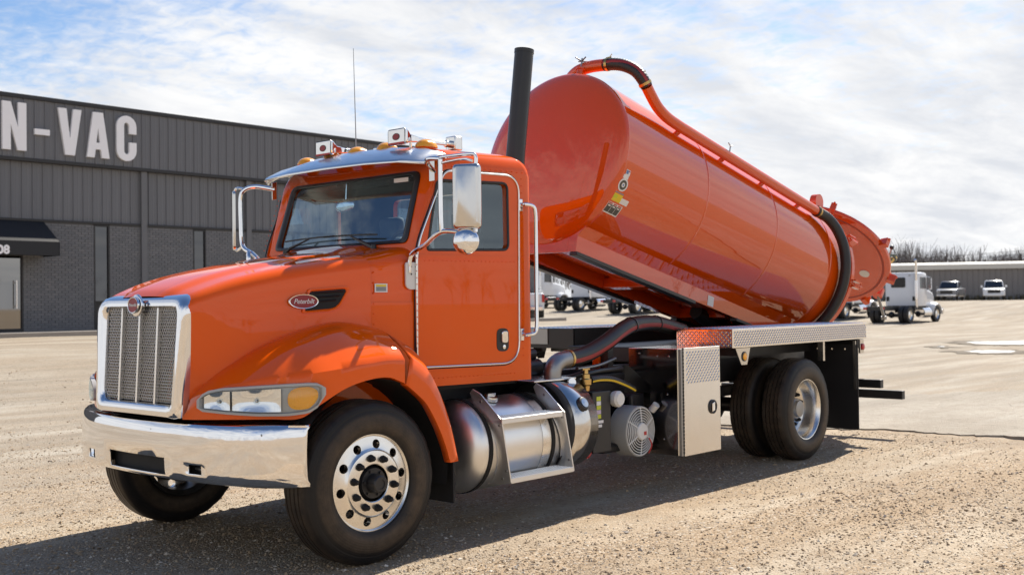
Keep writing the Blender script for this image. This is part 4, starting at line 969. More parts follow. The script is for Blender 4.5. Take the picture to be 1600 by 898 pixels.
# cradle rails, cross plate, underside hoist
for s in (-1, 1):
    q = MB(); rows = []
    for a in np.linspace(.02, 4.3, 12): rows.append([tq(a, s*.50, -.625), tq(a, s*.40, -.735), tq(a, s*.395, -.745), tq(a, s*.395, -.885), tq(a, s*.30, -.885), tq(a, s*.30, -.70)])
    q.grid(rows); b = len(q.v)-6; q.f += [tuple(range(6)), tuple(range(b, b+6))[::-1]]; rl = q.build('cradle_rail', 'tank_paint', tank, 20)
    for a0, a1 in ((.02, 1.95), (2.75, 3.6)):
        q = MB(); ax_ = (ta, tY, tu); c = tq((a0+a1)/2, s*.372, -.902); q.obox(c, ax_, ((a1-a0)/2, .042, .017)); q.build('rubber_strip', 'black_plastic', rl, 0, .005)
    q = MB(); q.obox(tq(2.24, s*.3955, -.822), (ta, tY, tu), (.05, .002, .045)); q.build('rail_label', 'label_grey', rl, 0); q = MB(); q.obox(tq(2.24, s*.3975, -.822), (ta, tY, tu), (.056, .001, .051)); q.obox(tq(2.24, s*.3985, -.815), (ta, tY, tu), (.04, .0015, .006)); q.obox(tq(2.24, s*.3985, -.838), (ta, tY, tu), (.04, .0015, .006)); q.build('label_border', 'label_white', rl, 0)
for a_, h_, l_, k_ in ((.03, -.80, .012, .085), (1.4, -.83, .05, .05), (2.8, -.83, .05, .05)): q = MB(); q.obox(tq(a_, 0, h_), (ta, tY, tu), (l_, .30, k_)); q.build('cradle_cross_plate', 'tank_paint', tank, 0, .005)
q = MB(); q.cyl((6.4, 0, 1.10), tq(2.6, 0, -.85), .075, n=20); q.build('hoist_cylinder', 'black_frame', T, 40)
q = MB(); q.box(3.95, 7.05, -.47, .47, 1.02, 1.16); q.cyl((6.9, -.55, 1.18), (6.9, .55, 1.18), .06); q.build('hoist_frame', 'black_frame', T, 0, .01)
# suction pipe on the near upper side, hoses at both ends
psi = 53
pipe = [tp(.335, 44.5, .995), tp(.42, 47, .955), tp(.54, 50, .912), tp(.70, 52, .888), tp(.90, psi, .885)]
pp = catmull(pipe, 7)+[tp(k, psi, .885) for k in np.linspace(1.1, 3.72, 8)]
pi_ = MB().tube(pp, .052, 18).build('suction_pipe', 'tank_paint', tank, 40)
for a in (.95, 1.75, 2.55, 3.35):
    q = MB(); c = tp(a, psi, .845); q.obox(c, (ta, tp(0, psi, 1)-tc0, (tp(0, psi+90, 1)-tc0)), (.028, .045, .012)); q.build('pipe_bracket', 'tank_paint', pi_, 0, .003)
q = MB(); c = tp(1.75, psi, .925); q.tube([c, c+tu*.075], .006, 6); q.tube([c+tu*.085+ta*.04, c+tu*.07, c+tu*.09-ta*.04], .005, 6); q.build('valve_handle', 'steel_grey', pi_)
h1 = catmull([tp(.175, 19, .968), tp(.19, 24, 1.0), tp(.215, 29.5, 1.028), tp(.245, 36, 1.042), tp(.285, 41, 1.025), tp(.335, 44.5, .995)], 8)
e1 = catmull([tp(.22, -8, .80), tp(.20, -6, .86), tp(.175, 1, .905), tp(.17, 10, .935), tp(.175, 19, .968)], 8)
def hose(path, r, name, parent, stripe=None, off=0., smat='hose_stripe', ribs=0):
    P0 = [Vector(p) for p in path]; D0 = [0.]
    for a_, b_ in zip(P0, P0[1:]): D0.append(D0[-1]+(b_-a_).length)
    n_r = max(30, int(D0[-1]/.0085)); P1 = []; k_ = 0
    for i in range(n_r+1):
        t_ = D0[-1]*i/n_r
        while k_ < len(P0)-2 and D0[k_+1] < t_: k_ += 1
        P1.append(P0[k_].lerp(P0[k_+1], (t_-D0[k_])/max(1e-9, D0[k_+1]-D0[k_])))
    h = MB().tube(P1, r, 18, rs=[r+(.0016 if i % 3 == 0 else -.0010) for i in range(n_r+1)]).build(name, 'hose_rubber', parent, 60)
    if stripe:
        P = [Vector(p) for p in path]; L_, R2_ = [], []
        for i in range(len(P)):
            t = (P[min(i+1, len(P)-1)]-P[max(i-1, 0)]).normalized(); sd = Vector(stripe); sd = (sd-t*sd.dot(t)).normalized(); b = t.cross(sd)
            row = []
            for a in (-.26, -.13, 0, .13, .26): row.append(P[i]+(sd*math.cos(a+off)+b*math.sin(a+off))*(r+.0012))
            L_.append(row)
        MB().grid(L_).build('hose_stripe', smat, h, 60)
    return h
# the bends are laid out in tank space; the hose leaves the front-top elbow and drops to the pipe
hose(h1, .056, 'front_hose', tank, (-.4, -.9, .2), .15)
MB().tube(e1, .056, 18).build('top_elbow', 'tank_paint', tank, 40)
for p0, p1, nm in ((h1[0], h1[4], 'a'), (h1[-1], h1[-5], 'b')):
    d = (Vector(p1)-Vector(p0)).normalized(); q = MB(); c = Vector(p0)+d*.03
    q.lathe([(-.012, .0575), (-.012, .061), (.012, .061), (.012, .0575)], c, d, 24); q.obox(c+tu*.065, (d, tY, tu), (.012, .018, .01)); q.tube([c+tu*.06, c+tu*.10+d*.03], .004, 6); q.build('hose_clamp', 'brass', tank, 40)
q = MB(); q.lathe([(0, .20), (.10, .20), (.105, .235), (.13, .235), (.135, .19), (.17, .12), (.18, 1e-4)], tp(.62, -6, .70), tp(0, -6, 1)-tc0, 28); mw = q.build('manway', 'tank_paint', tank, 35)
q = MB(); c = tp(.12, 6, .80)
q.lathe([(0, .035), (.08, .035), (.085, .045), (.10, .045)], c, tu, 14)
q.build('top_valve', 'tank_paint', tank, 35)
q = MB(); q.tube([c, c+tu*.20], .008, 8)
for k in range(4):
    t = R_(45+90*k+20); d = ta*math.cos(t)+tY*math.sin(t); q.tube([c+tu*.17, c+tu*.19+d*.07], .007, 6)
q.build('valve_wheel', 'steel_grey', tank)
# hose wrapping down beside the rear ring
h2 = catmull([tp(3.68, psi, .885), tp(3.80, psi+.5, .89), tp(3.93, 56, .90), tp(4.04, 64, .90), tp(4.12, 76, .892), tp(4.17, 92, .884), tp(4.20, 110, .880), tp(4.22, 130, .880), tp(4.22, 150, .890), tp(4.2, 170, .91)], 7)
hose(h2, .058, 'rear_hose', tank, tuple(ta), .25)
d = ta; MB().lathe([(-.014, .0585), (-.014, .064), (.014, .064), (.014, .0585)], tp(3.72, psi, .885), ta, 24).build('hose_clamp', 'brass', tank, 40)
# decals on the shell
def decal(pts, mat, name='decal', r=TR+.0015):
    q = MB(); q.add([tp(s_, p_, r) for s_, p_ in pts], [tuple(range(len(pts)))]); return q.build(name, mat, tank, 0)
def rect(s0, s1, p0, p1, mat, r=TR+.0015):
    q = MB(); q.grid([[tp(a, b, r) for b in np.linspace(p0, p1, 5)] for a in (s0, s1)]); return q.build('decal', mat, tank, 60)
rect(.075, .135, 101.2, 104.6, 'label_white'); rect(.080, .110, 101.6, 103.9, 'label_blue', TR+.0025); rect(.112, .131, 101.6, 102.4, 'label_red', TR+.0025); rect(.06, .13, 104.6, 107.0, 'label_white')
oc = (.097, 111.0); ov = [(oc[0]+.062*math.cos(t), oc[1]+4.1*math.sin(t)) for t in np.linspace(0, 2*math.pi, 28, endpoint=False)]; decal(ov, 'label_white', r=TR+.003)
decal([(oc[0]+(a-oc[0])*.74, oc[1]+(b-oc[1])*.74) for a, b in ov], 'label_dark', r=TR+.004); decal([(oc[0]+(a-oc[0])*.36, oc[1]+(b-oc[1])*.36) for a, b in ov], 'label_white', r=TR+.005); decal([(oc[0]+(a-oc[0])*.16, oc[1]+(b-oc[1])*.16) for a, b in ov], 'label_blue', r=TR+.006)
rect(.045, .165, 115.9, 116.6, 'label_grey'); rect(.040, .165, 117.0, 122.0, 'label_yellow'); rect(.165, .27, 118.4, 122.0, 'label_white'); rect(.048, .10, 118, 120, 'label_green', TR+.0025)
rect(.035, .235, 123.2, 130.8, 'label_white')
for k in range(3): rect(.042+.063*k, .100+.063*k, 124.6, 130.0, 'label_dark', TR+.0025); rect(.048+.063*k, .094+.063*k, 123.5, 124.3, 'label_red', TR+.0025); rect(.052+.063*k, .086+.063*k, 125.2, 126.0, 'label_white', TR+.0035)
# rear flange clamps
for p_ in (62, 98, 140, 25, -40, -100):
    q = MB(); c = tp(4.52, p_, .87); n_ = (tp(0, p_, 1)-tc0); t_ = ta.cross(n_)
    q.obox(c-ta*.03+t_*.035, (ta, n_, t_), (.075, .035, .008)); q.obox(c-ta*.03-t_*.035, (ta, n_, t_), (.075, .035, .008)); q.tube([c-ta*.08+n_*.01, c+ta*.10+n_*.02], .011, 8); q.tube([c+ta*.06-t_*.05+n_*.02, c+ta*.06+t_*.05+n_*.02], .009, 8); q.build('door_clamp', 'tank_paint', tank, 0, .002)
# rear door, hinged at the top and swung open
ph = R_(61); rc = tc0+ta*(TL+.02); dd = -tu*math.cos(ph)+ta*math.sin(ph); dn = tu*math.sin(ph)+ta*math.cos(ph); DR = .862; dc = rc+tu*.885+dd*DR
rdoor = MB().lathe([(-.028, 1e-4), (-.028, .74), (-.032, .745), (-.032, .80), (-.028, .805), (-.028, .855), (-.02, DR), (.02, DR), (.026, .85), (.03, .82), (.06, .72), (.10, .55), (.14, .3), (.15, 1e-4)], dc, dn, 96, ref=tuple(dd)).build('rear_door', 'tank_paint', T, 30)
MB().lathe([(-.030, .765), (-.036, .770), (-.036, .790), (-.030, .795)], dc, dn, 72, ref=tuple(dd)).build('door_seal', 'paint_inner', rdoor, 40)
def dp(y, r, n=0.): return dc+tY*y+dd*r+dn*n
for y, r in ((-.50, -.25), (-.47, .33)):
    q = MB(); q.lathe([(0, .062), (.008, .062), (.010, 1e-4)], dp(y, r, -.028), -dn, 24); q.build('sight_glass', 'plastic_white', rdoor, 40)
for y in (-.28, .28):
    q = MB(); q.obox(rc+tu*.885+tY*y, (ta, tY, tu), (.09, .022, .045)); q.lathe([(-.04, .10), (.04, .10)], rc+tu*.90+tY*y-ta*.02, tY, 24); q.lathe([(-.04, 1e-4), (-.04, .10)], rc+tu*.90+tY*y-ta*.02, tY, 24); q.lathe([(.04, 1e-4), (.04, .10)], rc+tu*.90+tY*y-ta*.02, tY, 24); q.build('door_hinge', 'tank_paint', rdoor, 30)
for a in (-15, 20, 58, 100, 150, 215):
    t = R_(a); d = dd*math.cos(t)-tY*math.sin(t); c = dc+d*(DR+.03); q = MB(); q.obox(c, (d, dn, d.cross(dn)), (.05, .055, .035)); q.obox(c+dn*.05, (d, dn, d.cross(dn)), (.065, .012, .012)); q.build('door_lug', 'tank_paint', rdoor, 0, .006)
q = MB(); c = dp(-.60, .50, .10); q.lathe([(0, .085), (.12, .085), (.12, .11), (.145, .11), (.145, .075), (.24, .075), (.24, 1e-4)], c-dn*.1, dn, 24); va = q.build('outlet_valve', 'tank_paint', rdoor, 35)
q = MB(); q.tube([c+dn*.10, c+dn*.12-tY*.10+Vector((0, 0, .24))], .010, 8); q.build('valve_lever', 'steel_grey', rdoor); q = MB(); q.ball(c+dn*.12-tY*.10+Vector((0, 0, .25)), .028, 10, 8); q.build('lever_knob', 'black_plastic', rdoor)
q = MB(); q.tube([c+dn*.12, c+dn*.30-tY*.06-Vector((0, 0, .02))], .030, 14); q.lathe([(0, .05), (.03, .05)], c+dn*.30-tY*.06-Vector((0, 0, .02)), dn, 16); q.build('outlet_nipple', 'brass', rdoor, 40)
q = MB(); c2 = dp(-.45, .83, .06); q.cyl(c2-dn*.02, c2+dn*.10, .06); q.build('lower_valve', 'tank_paint', rdoor, 30); q = MB(); q.tube([c2, c2+Vector((.10, -.03, -.27))], .018, 10); q.cyl(c2+Vector((.10, -.03, -.27)), c2+Vector((.11, -.03, -.31)), .034); q.build('drain_tube', 'steel_grey', rdoor)
# ---- side decks over the rear wheels, tread plate
lozV = []; 
def tread(o, ua, va, w, h, parent, p=.046):
    mb = MB(); o = Vector(o); ua = Vector(ua).normalized(); va = Vector(va).normalized(); n_ = ua.cross(va)
    i = 0; x = p*.5
    while x < w-.01:
        y = p*.35; j = 0
        while y < h-.01:
            dr_ = (ua+va).normalized() if (i+j) % 2 else (ua-va).normalized(); sd = n_.cross(dr_); c = o+ua*x+va*y
            mb.add([c-dr_*.0165, c+sd*.006, c+dr_*.0165, c-sd*.006, c+n_*.0050], [(0, 3, 4), (3, 2, 4), (2, 1, 4), (1, 0, 4)])
            y += p*.5; j += 1
        x += p*.5; i += 1
    return tag(mb.build('tread_lozenges', 'tread_plate', parent, 60), kind='stuff')
for s in (-1, 1):
    y0, y1 = (-1.22, -.62) if s < 0 else (.62, 1.22)
    dk = MB().box(4.215, 7.01, y0, y1, 1.155, 1.327).build('side_deck', 'tread_plate', T, 0, .006)
    if s < 0:
        tread((4.225, y0-.001, 1.165), (1, 0, 0), (0, 0, 1), 2.78, .155, dk); tread((4.214, y1, 1.165), (0, -1, 0), (0, 0, 1), .60, .155, dk)
    tread((4.22, y0+.01, 1.3285), (1, 0, 0), (0, 1, 0), 2.78, .58, dk, .06)
    if s > 0: MB().box(4.22, 7.0, .598, .617, 1.12, 1.322).build('deck_inner_skin', 'black_frame', dk, 0); MB().box(4.195, 4.212, .60, 1.215, 1.12, 1.322).build('deck_front_skin', 'black_frame', dk, 0); MB().box(4.186, 4.193, .93, 1.19, 1.16, 1.318).build('patch_plate', 'steel_grey', dk, 0)
    q = MB(); yo = s*1.19; q.box(4.24, 6.98, s*.66-.02, s*.66+.02, 1.02, 1.152); q.box(6.82, 6.90, s*.66, s*1.20, 1.06, 1.152); q.box(4.5, 4.56, s*.45, s*1.15, 1.07, 1.152); q.build('deck_bracket', 'black_frame', dk, 0)
    q = MB(); q.add([(4.26, s*1.215, 1.152), (4.52, s*1.215, 1.152), (4.46, s*1.215, 1.00), (4.36, s*1.215, 1.00)], [(0, 1, 2, 3)]); o = q.build('lamp_bracket', 'stainless', dk, 0); m = o.modifiers.new('t', 'SOLIDIFY'); m.thickness = .006
    q = MB(); q.lathe([(0, .036), (.014, .034), (.020, .02), (.021, 1e-4)], (4.41, s*1.219, 1.075), (0, s, 0), 20); q.build('side_lamp', 'amber', dk, 40); q = MB(); q.lathe([(0, .045), (.008, .045), (.010, .036)], (4.41, s*1.219, 1.075), (0, s, 0), 20); q.build('lamp_ring', 'black_plastic', dk, 40)
    q = MB(); q.box(6.86, 6.95, s*1.205-.012, s*1.205+.012, 1.00, 1.152); q.build('rear_lamp_bracket', 'stainless', dk, 0, .004); q = MB(); q.lathe([(0, .036), (.014, .034), (.020, .02), (.021, 1e-4)], (6.905, s*1.219, 1.07), (0, s, 0), 20); q.build('rear_lamp', 'red_lens', dk, 40)
    q = MB(); q.box(6.735, 6.747, min(s*.62, s*1.245), max(s*.62, s*1.245), .19, 1.10); mf = q.build('mud_flap', 'black_matte', T, 0, .02); mf.data.materials[0] = MAT['black_plastic']
    q = MB(); q.box(6.72, 6.734, min(s*1.195, s*1.225), max(s*1.195, s*1.225), .62, 1.14); q.build('flap_hanger', 'aluminium', mf, 0)
    q = MB(); 
    for y in (.78, .95, 1.1): q.ball((6.733, s*y, 1.05), .012, 6, 4)
    q.build('flap_bolts', 'aluminium', mf)
    q = MB(); q.box(6.16, 6.20, s*1.10-.03, s*1.10+.03, .95, 1.15); q.build('deck_post', 'stainless', dk, 0)
q = MB(); q.box(7.99, 8.07, -1.20, 1.20, .42, .52); q.box(7.40, 7.48, -1.20, 1.20, .588, .682); q.build('rear_bar', 'black_frame', T, 0, .006)
q = MB()
for s in (-1, 1): q.box(7.1, 7.40, s*.5-.05, s*.5+.05, .60, .95); q.obox((7.75, s*.5, .56), ((1, 0, -.25), (0, 1, 0), (.25, 0, 1)), (.33, .04, .05))
q.build('bar_bracket', 'black_frame', T, 0)
# ---- fuel tank and steps (near side), same on the far side
ZF, YFt, RF = .572, .790, .330
for s in (-1, 1):
    q = MB(); q.lathe([(-.115, 1e-4), (-.112, .10), (-.095, .20), (-.06, .275), (-.02, .318), (.0, RF-.004), (.012, RF), (.83, RF), (.842, RF-.004), (.87, .30), (.93, .15), (.945, 1e-4)], (1.075, s*YFt, ZF), (1, 0, 0), 64); ft = q.build('fuel_tank', 'brushed_tank', T, 30)
    for x in (1.115, 1.79):
        q = MB(); q.lathe([(0, RF+.001), (.0, RF+.008), (.035, RF+.008), (.035, RF+.001)], (x, s*YFt, ZF), (1, 0, 0), 64); q.build('tank_strap', 'black_matte', ft, 30)
    q = MB(); q.lathe([(0, RF+.001), (.0, RF+.004), (.09, RF+.004), (.09, RF+.001)], (1.69, s*YFt, ZF), (1, 0, 0), 64); q.build('tank_band', 'aluminium', ft, 30)
    c = Vector((1.37, s*(YFt+.10), ZF+.318)); n_ = Vector((0, s*.3, .95)).normalized(); q = MB(); q.lathe([(0, .058), (.015, .06), (.030, .056), (.034, .04), (.034, 1e-4)], c, n_, 24); q.obox(c+n_*.04, (n_, (1, 0, 0), (0, 1, 0)), (.008, .04, .010)); q.build('filler_cap', 'aluminium', ft, 35)
    # D-shaped end plates of the steps
    sp = [(-.93, .955), (-.96, .985), (-1.03, .955), (-1.205, .780), (-1.212, .335), (-1.13, .315), (-.90, .300)]+[(-YFt-.336*math.sin(R_(a)), ZF+.336*math.cos(R_(a))) for a in range(140, 20, -10)]
    # plate follows a slanted outline in plan: each plate leans back towards its foot
    for xt, xb in ((1.115, 1.235), (1.80, 1.93)):
        q = MB(); q.prism([(-a if s > 0 else a, b) for a, b in sp], lambda a, b, d, xt=xt, xb=xb: (lerp([(.33, xb), (.80, xt+.03), (1.0, xt)], b)+d, a, b), 0, .012); pl = q.build('step_plate', 'matte_alu', ft, 0, .002)
        q = MB()
        for a, b in ((1.18, .74), (1.185, .42), (1.14, .36), (1.03, .90)): q.lathe([(0, .010), (.006, .009), (.007, 1e-4)], (lerp([(.33, xb), (.80, xt+.03), (1.0, xt)], b), s*a, b), (-1, 0, 0), 8)
        q.build('bolts', 'steel_grey', ft)
    for z, xa_, xb_ in ((.795, 1.15, 1.81), (.375, 1.24, 1.93)):
        q = MB(); q.box(xa_, xb_, min(s*1.06, s*1.212), max(s*1.06, s*1.212), z-.045, z-.006); q.build('step', 'matte_alu', ft, 0, .004)
        q = MB(); x = xa_+.02
        while x < xb_-.02:
            for y in np.linspace(1.075, 1.20, 5): q.lathe([(0, .0085), (.005, .007), (.005, .0035), (-.001, .003)], (x, s*y, z-.006), (0, 0, 1), 6)
            x += .026
        tag(q.build('step_grip', 'aluminium', ft, 30), kind='stuff')
# ---- hydraulic oil reservoir: drum with stainless wrap
q = MB(); q.lathe([(0, 1e-4), (0, .335), (.33, .335), (.33, 1e-4)], (1.945, -.835, .645), (1, 0, 0), 56); rs_ = q.build('oil_reservoir', 'black_matte', T, 30)
def arcgrid(x0, x1, a0, a1, r, cy=-.835, cz=.645, n=24): return MB().grid([[(x, cy-r*math.sin(R_(a)), cz+r*math.cos(R_(a))) for a in np.linspace(a0, a1, n)] for x in (x0, x1)])
for nm, x0, x1, r, mt in (('reservoir_band', 1.905, 1.985, .352, 'black_matte'), ('reservoir_wrap', 1.985, 2.275, .350, 'stainless')):
    o = arcgrid(x0, x1, -30, 165, r).build(nm, mt, rs_, 60); m = o.modifiers.new('t', 'SOLIDIFY'); m.thickness = .01
q = MB(); a = 62; c = Vector((2.12, -.835-.352*math.sin(R_(a)), .645+.352*math.cos(R_(a)))); n_ = Vector((0, -math.sin(R_(a)), math.cos(R_(a)))); q.lathe([(0, .055), (.010, .058), (.028, .050), (.034, .036), (.034, 1e-4)], c, n_, 22); q.build('sight_gauge', 'black_plastic', rs_, 35); q = MB(); q.lathe([(.034, .036), (.036, 1e-4)], c, n_, 22); q.build('gauge_face', 'stainless', rs_, 35)
q = MB(); q.box(1.80, 2.30, -.95, -.45, .985, 1.0); q.build('top_shelf', 'aluminium', rs_, 0, .004)
# ---- blower elbow and the big intake hose
el2 = catmull([(2.12, -.86, .98), (2.12, -.86, 1.045), (2.145, -.86, 1.095), (2.20, -.86, 1.125), (2.27, -.855, 1.135), (2.33, -.85, 1.138)], 6)
MB().tube(el2, .070, 20).build('steel_elbow', 'steel_grey', T, 50)
h3 = catmull([(2.31, -.852, 1.138), (2.42, -.845, 1.143), (2.62, -.83, 1.175), (2.88, -.80, 1.245), (3.12, -.76, 1.325), (3.33, -.72, 1.375), (3.58, -.67, 1.392), (3.85, -.62, 1.388), (4.1, -.56, 1.365), (4.5, -.50, 1.30)], 7)
hh = hose(h3, .068, 'intake_hose', T, (0, -1, -.25), 0.)
for k in (1, 36, 50):
    d = (h3[k+1]-h3[k]).normalized(); MB().lathe([(-.012, .070), (-.012, .075), (.012, .075), (.012, .070)], h3[k], d, 24).build('hose_clamp', 'brass' if k == 1 else 'black_plastic', hh, 40)
q = MB(); q.box(3.05, 3.12, -.70, -.62, 1.02, 1.30); q.build('hose_support', 'black_frame', T, 0)
MB().box(3.02, 3.06, -.62, -.55, 1.02, 1.22).build('orange_post', 'paint', T, 0, .01)
# ---- cooler, valves and fan
q = MB(); q.box(2.44, 2.68, -1.0, -.72, .385, .875); cb = q.build('cooler_box', 'black_frame', T, 0, .008)
for z0, z1, mt in ((.80, .835, 'label_green'), (.765, .797, 'label_white'), (.730, .762, 'label_green'), (.695, .727, 'label_lilac'), (.660, .692, 'label_green')): MB().box(2.49, 2.545, -1.0025, -1.0005, z0, z1).build('label', mt, cb, 0)
MB().box(2.465, 2.575, -1.003, -1.0005, .622, .645).build('label', 'label_white', cb, 0); MB().box(2.49, 2.555, -1.003, -1.0005, .59, .612).build('label', 'label_white', cb, 0)
q = MB(); q.lathe([(0, .062), (.02, .066), (.05, .066), (.07, .05), (.07, 1e-4)], (2.75, -.98, .80), (0, -1, 0), 24); q.build('filter_head', 'plastic_white', cb, 35)
q = MB(); q.lathe([(0, .03), (.04, .034), (.05, .046), (.09, .048), (.10, .036), (.13, .034), (.135, .022), (.17, .02), (.17, 1e-4)], (2.42, -.95, .885), (0, 0, 1), 18); q.box(2.375, 2.465, -.958, -.942, 1.05, 1.062); q.build('relief_valve', 'brass', T, 30)
q = MB(); q.lathe([(0, .035), (.01, .038), (.02, .034), (.021, 1e-4)], (2.21, -.97, .965), (-.3, -1, .2), 18); q.build('pressure_gauge', 'chrome_plain', T, 35)
hy = hose(catmull([(2.47, -.955, .965), (2.58, -.955, .97), (2.75, -.95, .955), (2.95, -.94, .90), (3.1, -.92, .85)], 7), .030, 'hydraulic_hose', T, (0, -1, -.35), 0., 'yellow_stripe')
for pts, r in (([(2.5, -.80, 1.05), (2.8, -.78, 1.06), (3.15, -.7, 1.10)], .016), ([(2.5, -.86, 1.0), (2.7, -.86, 1.02), (3.1, -.8, 1.02)], .022), ([(2.46, -.7, .96), (2.8, -.68, 1.0), (3.3, -.66, 1.0)], .025)):
    MB().tube(catmull(pts, 5), r, 10).build('hydraulic_line', 'steel_grey' if r < .02 else 'black_plastic', T, 50)
q = MB(); q.cyl((1.86, -.52, 1.06), (2.35, -.5, 1.06), .075, n=20); q.cyl((1.84, -.50, 1.16), (2.3, -.5, 1.17), .05, n=14); q.build('air_tank', 'black_frame', T, 35)
q = MB(); q.box(2.3, 3.3, -.70, -.48, .40, .98); q.box(2.68, 3.34, -.92, -.70, .35, .42); q.box(3.10, 3.14, -.9, -.7, .36, .80); q.build('pump', 'black_frame', T, 0, .02)
fan = MB(); FC = Vector((3.055, -1.0, .51))
sh = roundpoly([(-.205, -.215), (.03, -.215), (.205, -.12), (.205, .15), (.03, .215), (-.205, .12)], [.05, .06, .08, .06, .1, .1], 5)
rr_ = [(.21*math.cos(t), .21*math.sin(t)) for t in np.linspace(0, 2*math.pi, 48, endpoint=False)]
rows = [[(FC.x+a, FC.y+d, FC.z+b) for a, b in ([(x*sc, z*sc) for x, z in rr_])] for d, sc in ((.15, 1.0), (-.0, 1.0), (-.02, .985), (-.02, .95), (.02, .93))]
fo = fan.grid(rows, cv=True).build('cooling_fan', 'plastic_grey', T, 40)
q = MB(); q.prism([(.193*math.cos(t), .193*math.sin(t)) for t in np.linspace(0, 2*math.pi, 40, endpoint=False)], lambda a, b, d: (FC.x+a, FC.y+.08+d, FC.z+b), 0, .01); q.build('fan_back', 'black_matte', fo, 0)
q = MB()
for r in np.linspace(.09, .195, 6): q.tube([(FC.x+r*math.cos(t), FC.y-.022-.02*(1-r/.2), FC.z+r*math.sin(t)) for t in np.linspace(0, 2*math.pi, 40, endpoint=False)], .0042, 6, closed=True)
for k in range(6):
    t = R_(90+60*k); q.tube([(FC.x+.07*math.cos(t), FC.y-.036, FC.z+.07*math.sin(t)), (FC.x+.2*math.cos(t), FC.y-.022, FC.z+.2*math.sin(t))], .005, 6)
q.build('fan_guard', 'plastic_white', fo, 50)
q = MB(); q.lathe([(-.06, .075), (.02, .073), (.03, .065), (.033, 1e-4)], (FC.x, FC.y-.02, FC.z), (0, -1, 0), 28); q.build('fan_motor', 'plastic_white', fo, 35)
MB().box(FC.x+.005, FC.x+.04, FC.y-.055, FC.y-.0535, FC.z-.03, FC.z+.0).build('motor_label', 'label_red', fo, 0)
q = MB()
for k in range(5):
    t = R_(72*k+20); e_ = Vector((math.cos(t), 0, math.sin(t))); f_ = Vector((-math.sin(t), 0, math.cos(t))); c = FC+Vector((0, .03, 0))
    q.add([c+e_*.06-f_*.02, c+e_*.185-f_*.05+Vector((0, .02, 0)), c+e_*.185+f_*.04-Vector((0, .02, 0)), c+e_*.06+f_*.03], [(0, 1, 2, 3)])
q.build('fan_blades', 'black_plastic', fo, 0)
MB().tube(catmull([(FC.x+.08, FC.y-.05, FC.z-.06), (FC.x+.11, FC.y-.055, FC.z-.12), (FC.x+.10, FC.y-.03, FC.z-.19)], 5), .006, 6).build('fan_wire', 'label_red', fo)
for c_, cap in (((3.28, -.98, .665), 'plastic_white'),): MB().cyl(c_, (c_[0], c_[1]-.05, c_[2]+.05), .032, n=16).build('breather_cap', cap, fo, 35)
q = MB(); q.tube([(2.22, -.93, .40), (2.30, -.96, .365), (2.40, -.97, .37)], .016, 8); q.cyl((2.40, -.97, .37), (2.43, -.97, .40), .02); q.build('drain_cock', 'label_red', T, 40)
# ---- tool box
tb = MB(); tb.prism([(-1.205, .285), (-1.205, 1.185), (-.70, 1.185), (-.70, 1.03), (-.93, .86), (-.93, .285)], lambda a, b, d: (d, a, b), 3.345, 3.965); tbo = tb.build('tool_box', 'stainless', T, 0, .006)
q = MB(); q.box(3.405, 3.978, -1.228, -1.207, .278, 1.188); dr_ = q.build('tool_box_door', 'stainless', tbo, 0, .004)
dr_.data.materials[0] = MAT['aluminium']
MB().prism([(-1.20, .29), (-1.20, 1.18), (-.705, 1.18), (-.705, 1.03), (-.925, .868), (-.925, .29)], lambda a, b, d: (3.3435-d, a, b), 0, .003).build('front_skin', 'dark_steel', tbo, 0)
tread((3.425, -1.2285, .88), (1, 0, 0), (0, 0, 1), .54, .295, tbo, .046)
q = MB(); q.box(3.362, 3.392, -1.222, -1.206, .285, 1.18); q.build('door_hinge', 'steel_grey', tbo, 0)
q = MB()
for z in np.linspace(.30, 1.17, 30): q.cyl((3.399, -1.222, z), (3.399, -1.222, z+.022), .007, n=6)
tag(q.build('hinge_knuckles', 'black_frame', tbo), kind='stuff')
q = MB(); q.lathe([(0, .062), (.010, .062), (.014, .052), (.008, .046)], (3.845, -1.228, .665), (0, -1, 0), 28); q.lathe([(.002, 1e-4), (.002, .05)], (3.845, -1.228, .665), (0, -1, 0), 28); q.build('latch_bowl', 'black_plastic', tbo, 40); q = MB(); q.obox((3.845, -1.238, .665), ((1, 0, .3), (0, 1, 0), (0, 0, 1)), (.022, .006, .038)); q.build('latch', 'chrome_plain', tbo, 0, .004)
q = MB()
for y, z in ((-1.12, 1.12), (-1.0, 1.12), (-.82, 1.14), (-1.1, .80), (-1.06, .42)): q.lathe([(0, .009), (.005, .007), (.006, 1e-4)], (3.340, y, z), (-1, 0, 0), 8)
q.build('bolts', 'aluminium', tbo)
q = MB(); q.box(3.1, 3.34, -.86, -.72, .30, .80); q.build('pump_bracket', 'black_frame', T, 0, .01)
q = MB(); q.box(4.0, 4.7, -.78, -.52, .45, .92); q.build('battery_tray', 'black_matte', T, 0, .02)
